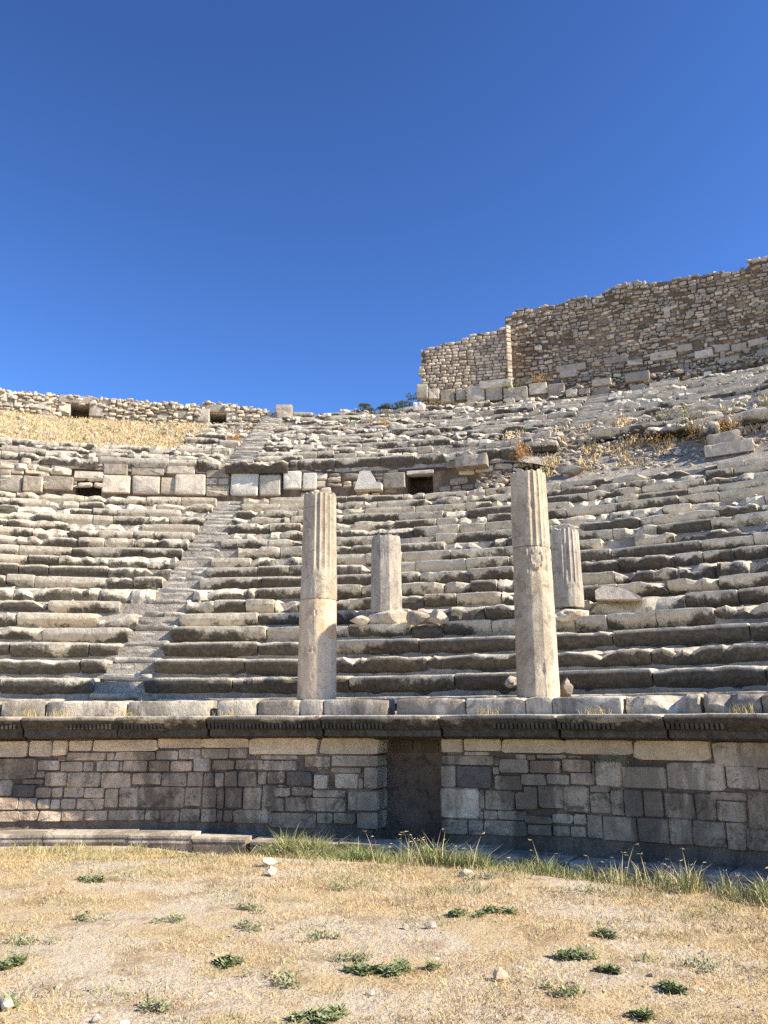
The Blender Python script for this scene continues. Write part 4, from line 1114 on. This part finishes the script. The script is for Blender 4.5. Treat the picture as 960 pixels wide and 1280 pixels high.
# ------------------------------------------------------------------ seed-headed stalks
s = Soup(); r = random.Random(5)
for cx_, n in ((335, 22), (430, 14), (520, 16), (560, 12), (620, 9), (680, 4), (795, 9), (820, 5), (870, 8), (940, 10), (160, 5), (200, 5), (230, 5)):
    for q in range(n):
        px = cx_ + r.gauss(0, 16); t = th(px, 1060, 13); R = r.uniform(12.2, 13.1) if cx_ > 450 else (r.uniform(13.3, 14.5) if cx_ > 250 else r.uniform(15.3, 15.5))
        x, y, _ = pol(t, R); z = gz(x, y); h = r.uniform(.18, .42)*(1 if cx_ > 250 else .5); a = r.uniform(0, 6.3); l = h*r.uniform(.2, .6)
        top = (x+math.cos(a)*l, y+math.sin(a)*l, z+h); w_ = .0028
        s.add([(x-w_, y, z), (x+w_, y, z), ((x+top[0])/2+w_, (y+top[1])/2, z+h*.62), ((x+top[0])/2-w_, (y+top[1])/2, z+h*.62), (top[0], top[1], top[2])], [(0, 1, 2, 3), (3, 2, 4)])
        for f in range(4):
            b = a + r.uniform(-1.2, 1.2); L = r.uniform(.03, .06)
            s.add([top, (top[0]+math.cos(b)*L*.6, top[1]+math.sin(b)*L*.6, top[2]+.008), (top[0]+math.cos(b)*L, top[1]+math.sin(b)*L, top[2]-.01+r.uniform(0, .03)), (top[0]+math.cos(b)*L*.6, top[1]+math.sin(b)*L*.6, top[2]+.003)], [(0, 1, 2, 3)])
props(obj('seed_stalks', s.mesh('seed_stalks', 'straw_pale', 0)), 'thin straw stalks with spread seed heads standing over the shaded wall foot', 'grass', None, 'stuff')
# ------------------------------------------------------------------ weeds (low rosettes) each a thing
def weed_mesh(rad, h, n, mats, seed, leaf=.03, upright=.4):
    r = random.Random(seed); s = Soup()
    cs = [(0, 0, .6)] + [(r.gauss(0, .55)*rad*1.3, r.gauss(0, .5)*rad, r.uniform(.25, .5)) for _ in range(r.randrange(4, 8))]
    for i in range(n):
        cx_, cy_, cr = cs[r.randrange(len(cs))]
        a = r.uniform(0, 6.283); d = rad*cr*math.sqrt(r.random())
        x, y = cx_+math.cos(a)*d*1.2, cy_+math.sin(a)*d*.9
        z = h*(1-(d/(rad*cr))**2*.7)*r.random()
        L = leaf*r.uniform(.6, 1.4); W = L*.38; b = r.uniform(0, 6.283); up = r.uniform(-.1, 1)*upright
        dx, dy, dz = math.cos(b)*math.cos(up), math.sin(b)*math.cos(up), math.sin(up)
        px_, py_ = -math.sin(b), math.cos(b)
        c = Vector((x, y, z)); d_ = Vector((dx, dy, dz)); p_ = Vector((px_, py_, r.uniform(-.4, .4)))
        s.add([c, c+d_*L*.5+p_*W*.5, c+d_*L, c+d_*L*.5-p_*W*.5], [(0, 1, 2, 3)], mi=r.randrange(len(mats)))
    return s.mesh('weed', mats, 0)
WEEDS = [(455, 1214, 34, 'g', 'bright low weed at the bottom just right of centre, the larger of two close together'),
 (400, 1272, 40, 'g', 'large bright green weed cut by the bottom edge of the picture left of centre'),
 (278, 1204, 26, 'd', 'compact dark green weed lying on bare soil left of the centre foreground'),
 (722, 1198, 36, 'd', 'wide dark green weed behind the pinkish stone on the right'),
 (845, 1240, 22, 'd', 'round upright dark green weed at the lower right'),
 (15, 1208, 30, 'g', 'green weed at the left edge below the middle of the floor'),
 (318, 1161, 26, 'y', 'grey-green weed clump above the compact dark weed, left of centre'),
 (440, 1200, 30, 'y', 'flat grey-green weed just above the bright weed at centre'),
 (625, 1142, 34, 'd', 'flat dark green weed to the right of a small pale stone in mid floor'),
 (575, 1144, 26, 'd', 'smaller flat green weed touching the left side of a wider dark one'),
 (757, 1172, 18, 'd', 'tiny green weed tuft right of centre above the wide dark weed'),
 (150, 1097, 34, 'y', 'long grey-green weed patch near the step on the left'),
 (120, 1103, 20, 'd', 'small green weed at the left end of a long grey-green patch'),
 (20, 1180, 26, 'y', 'pale green weed clump near the left edge above another weed'),
 (213, 1152, 24, 'y', 'sparse grey-green weed tuft in the left middle of the floor'),
 (400, 1172, 26, 'y', 'thin grey-green weed patch in the middle of the foreground'),
 (105, 1150, 26, 'y', 'straggling grey weed with bare stems on the left of the floor'),
 (355, 1228, 34, 'y', 'straggling pale weed right of the compact dark weed'),
 (700, 1245, 30, 'y', 'thin upright feathery weed right of the pinkish stone'),
 (875, 1212, 40, 'y', 'broad pale feathery weed near the right edge'),
 (765, 1217, 12, 'd', 'tiny round green weed below the wide dark weed'),
 (310, 1138, 22, 'y', 'small grey weed on bare soil left of centre near the step'),
 (500, 1213, 38, 'g', 'widest bright yellow-green weed in the centre foreground'),
 (805, 1273, 22, 'd', 'green weed cut by the bottom edge on the right'),
 (5, 1256, 16, 'd', 'small green weed in the bottom left corner beside a pale stone'),
 (725, 1114, 30, 'y', 'pale green weed close to the shadow edge on the right'),
 (430, 1110, 30, 'y', 'sparse weed behind the middle of the floor below the tall grass'),
 (600, 1098, 22, 'y', 'short pale weed close to the shadow edge near centre'),
 (80, 1062, 26, 'y', 'bushy weed growing against the grooved step on the left'),
 (195, 1262, 30, 'y', 'flat grey weed near the bottom edge on the left'),
 (240, 1072, 28, 'y', 'grey-green weed in front of the right end of the sunlit step')]
for i, (px, py, wpx, kd, lab) in enumerate(WEEDS):
    x, y = ground_at(px, py); rad = wpx/F*math.hypot(x, y)*.5*(1.25 if kd == 'y' else 1.05)
    mats = {'g': ['leaf_green', 'grass_green', 'leaf_greygreen'], 'd': ['leaf_green', 'leaf_dark', 'leaf_greygreen', 'grass_green'], 'y': ['leaf_greygreen', 'grass_olive', 'leaf_greygreen']}[kd]
    me = weed_mesh(rad, .02 + rad*.26 if kd != 'y' else .02+rad*.30, {'g': 620, 'd': 480, 'y': 230}[kd], mats, i, leaf=.038 if kd != 'y' else .03, upright=.7 if kd != 'y' else 1.1)
    props(obj('weed', me, None, (x, y, gz(x, y))), lab, 'weed', 'low weeds on the orchestra floor')
r = random.Random(404); pts = []
for i in range(36000):
    y = 3.7 + 9.5*r.random(); x = r.uniform(-.6, .6)*y
    g = nz(x*1.0, y*1.7, 77) + .5*nz(x*3.7, y*5.1, 51)
    if math.hypot(x-CX, y-CY) > 13.6 or g < .30: continue
    pts.append((x, y, gz(x, y)-.004, r.uniform(.012, .05), 0 if r.random() < .45 else (1 if r.random() < .6 else 2)))
blades('ground_cover', 'thin patches of low grey-green ground cover on the orchestra floor', pts, ['grass_olive', 'leaf_greygreen', 'grass_green'], cat='ground cover', wide=.013, lean=1.6, seed=14)
STN = [(336, 1080, .15, 'pale rounded stone in front of the tall grass left of centre', 1), (340, 1091, .13, 'flat pale stone just below a rounded one near the tall grass', 2),
 (538, 1158, .085, 'small pale stone in the middle of the floor', 3), (624, 1222, .10, 'pinkish square stone casting a shadow on the right foreground', 4),
 (8, 1259, .10, 'pale round stone at the lower left corner', 5), (583, 1093, .14, 'flat pale stone close to the shadow edge right of centre', 6),
 (72, 1232, .045, 'small white pebble on bare soil at the left', 7), (120, 1275, .06, 'light pebble at the bottom edge on the left', 0),
 (156, 1277, .05, 'small light pebble at the bottom edge right of another', 1), (463, 1240, .05, 'small dark pebble below the bright weeds at the centre', 3), (507, 1158, .06, 'low pale stone half sunk left of the small pale stone in mid floor', 2)]
for px, py, sz, lab, k in STN:
    x, y = ground_at(px, py+3)
    boulder('stone', 0, 0, 0, (sz*1.3, sz, sz*.85), lab, 'rubble_light' if k != 4 else 'podium_top_stone', k, loc=(x, y, gz(x, y)-.01), cat='stone', rot=(0, 0, k))
def floor_peb(r):
    y = 3.8+8.4*r.random(); x = r.uniform(-.6, .6)*y
    if math.hypot(x-CX, y-CY) > 12.7: return None
    return (x, y, gz(x, y)-.004)
scatter_rubble('gravel', 'tiny pebbles scattered over the dusty floor', floor_peb, 2600, .008, .045, ('rubble_light', 'rubble'), seed=61)
# ------------------------------------------------------------------ shrubs and tufts on the masonry
def bush(name, px, py, R, rad, h, mats, label, seed, n=500, leaf=.09, cat='shrub'):
    t, z = hit(px, py, R)
    me = weed_mesh(rad, h, n, mats, seed, leaf=leaf, upright=1.3)
    props(obj(name, me, None, pol(t, R, z), -t), label, cat)
DG, OR, OL = ['leaf_green', 'leaf_dark'], ['dry_orange', 'straw'], ['grass_olive', 'leaf_greygreen']
bush('shrub', 656, 574, 31.8, .42, .7, OR, 'round orange dry bush left of the rubble belt', 201, 700)
bush('shrub', 898, 544, 32.4, .75, .6, OR, 'wide orange dry bush beside the tilted grey block', 202, 900)
bush('shrub', 800, 556, 32.2, .9, .4, OR, 'low orange dry grass clump in the middle of the rubble belt', 203, 600)
bush('shrub', 842, 535, 33.8, .45, .9, DG+['grass_olive'], 'upright dark green shrub under the dark seat row on the right', 204, 800)
bush('shrub', 866, 545, 32.8, .75, .5, ['leaf_dark', 'leaf_greygreen'], 'dark low shrub below the long sunlit block on the right', 205, 800)
bush('shrub', 487, 524, 41.8, .55, .32, ['grass_green', 'leaf_greygreen'], 'bright green weed high in the middle upper wedge', 206, 500)
bush('shrub', 655, 550, 35.5, .4, .5, DG, 'green weed beside the dark block left of the rubble belt', 207, 500)
bush('shrub', 645, 483, 44.2, .4, .4, DG, 'small green plant at the corner of bastion and long wall', 208, 300)
bush('shrub', 658, 512, 42.2, .9, .18, ['grass_green', 'grass_olive'], 'thin pale green weeds below the bastion', 209, 400)
bush('shrub', 672, 478, 45.0, .28, .55, OR, 'dry brown bush at the base of the long wall', 210, 300)
bush('shrub', 950, 520, 34.5, .5, .7, DG, 'green shrub at the right edge under the long seat row', 211, 500)
bush('shrub', 215, 562, 36.0, .8, .4, OL, 'grey-green weeds at the right end of the dry grass slope', 212, 500)
bush('shrub', 490, 509, 44.0, .95, .13, ['leaf_dark'], 'dark low scrub on the skyline left of the bastion', 213, 2200, .11)
bush('shrub', 520, 500, 44.6, .4, .4, ['leaf_dark'], 'dark dry weeds hanging at the foot of the bastion corner', 214, 500)
bush('shrub', 295, 552, 36.3, .4, .45, OR, 'orange weeds between dark rows left of the long stairway', 215, 400)
bush('shrub', 328, 541, 39.5, .5, .35, OR, 'rust coloured weeds beside the upper stairway', 216, 400)
bush('shrub', 480, 533, 39.5, .5, .3, OR, 'pale orange weeds in the middle upper wedge', 217, 300)
bush('hanging_plant', 805, 955, RW-.04, .42, .16, ['leaf_dark', 'leaf_green'], 'dark creeping plant growing from a joint of the podium wall', 218, 700, .03, 'plant')
for i, (px, py, lab) in enumerate([(32, 893, 'dry tuft on the cornice at the far left'), (75, 893, 'green tuft on the cornice before the second kerb block'), (160, 889, 'straw tuft at the foot of the stairway'),
   (100, 876, 'low grass at the bottom step of the stairway'), (608, 893, 'wispy tuft on the cornice left of the tallest column'), (745, 893, 'small green tuft on the cornice right of the tallest column'),
   (868, 880, 'straw tuft between two rough kerb blocks on the right'), (930, 893, 'green and straw tuft on the cornice near the right edge'), (912, 866, 'wispy grass before the first seat row on the right'), (285, 893, 'sparse dry tuft on the cornice left of the left tall column')]):
    R = RW+.45 if py > 884 else RW+1.1; t, z = hit(px, py, R); z = Z_CORN if py > 884 else 1.75
    rr = random.Random(i); P = []
    x0, y0, _ = pol(t, R)
    for q in range(70):
        P.append((x0+rr.gauss(0, .1), y0+rr.gauss(0, .03), z-.01, rr.uniform(.06, .2), rr.randrange(3)))
    o = blades('grass_tuft', lab, P, ['grass_green', 'straw', 'straw_pale'], wide=.009, lean=.9, seed=i)
    del o['kind']; o['category'] = 'grass tuft'; o['group'] = 'grass tufts on the masonry'
# dry grass of the collapsed gangway
r = random.Random(9); pts = []
for i in range(11000):
    t = r.uniform(R_(16), R_(48)); R = r.uniform(RD-.8, upR(4.3))
    if nz(t*40, R*.9, 7) < .02: continue
    x, y, _ = pol(t, R); pts.append((x, y, belt_z(R)+.02, r.uniform(.08, .26), 0 if r.random() < .6 else 1))
blades('dry_grass', 'dry golden grass growing between the stones of the collapsed gangway', pts, ['straw', 'straw_pale'], wide=.05, lean=.7, seed=12)
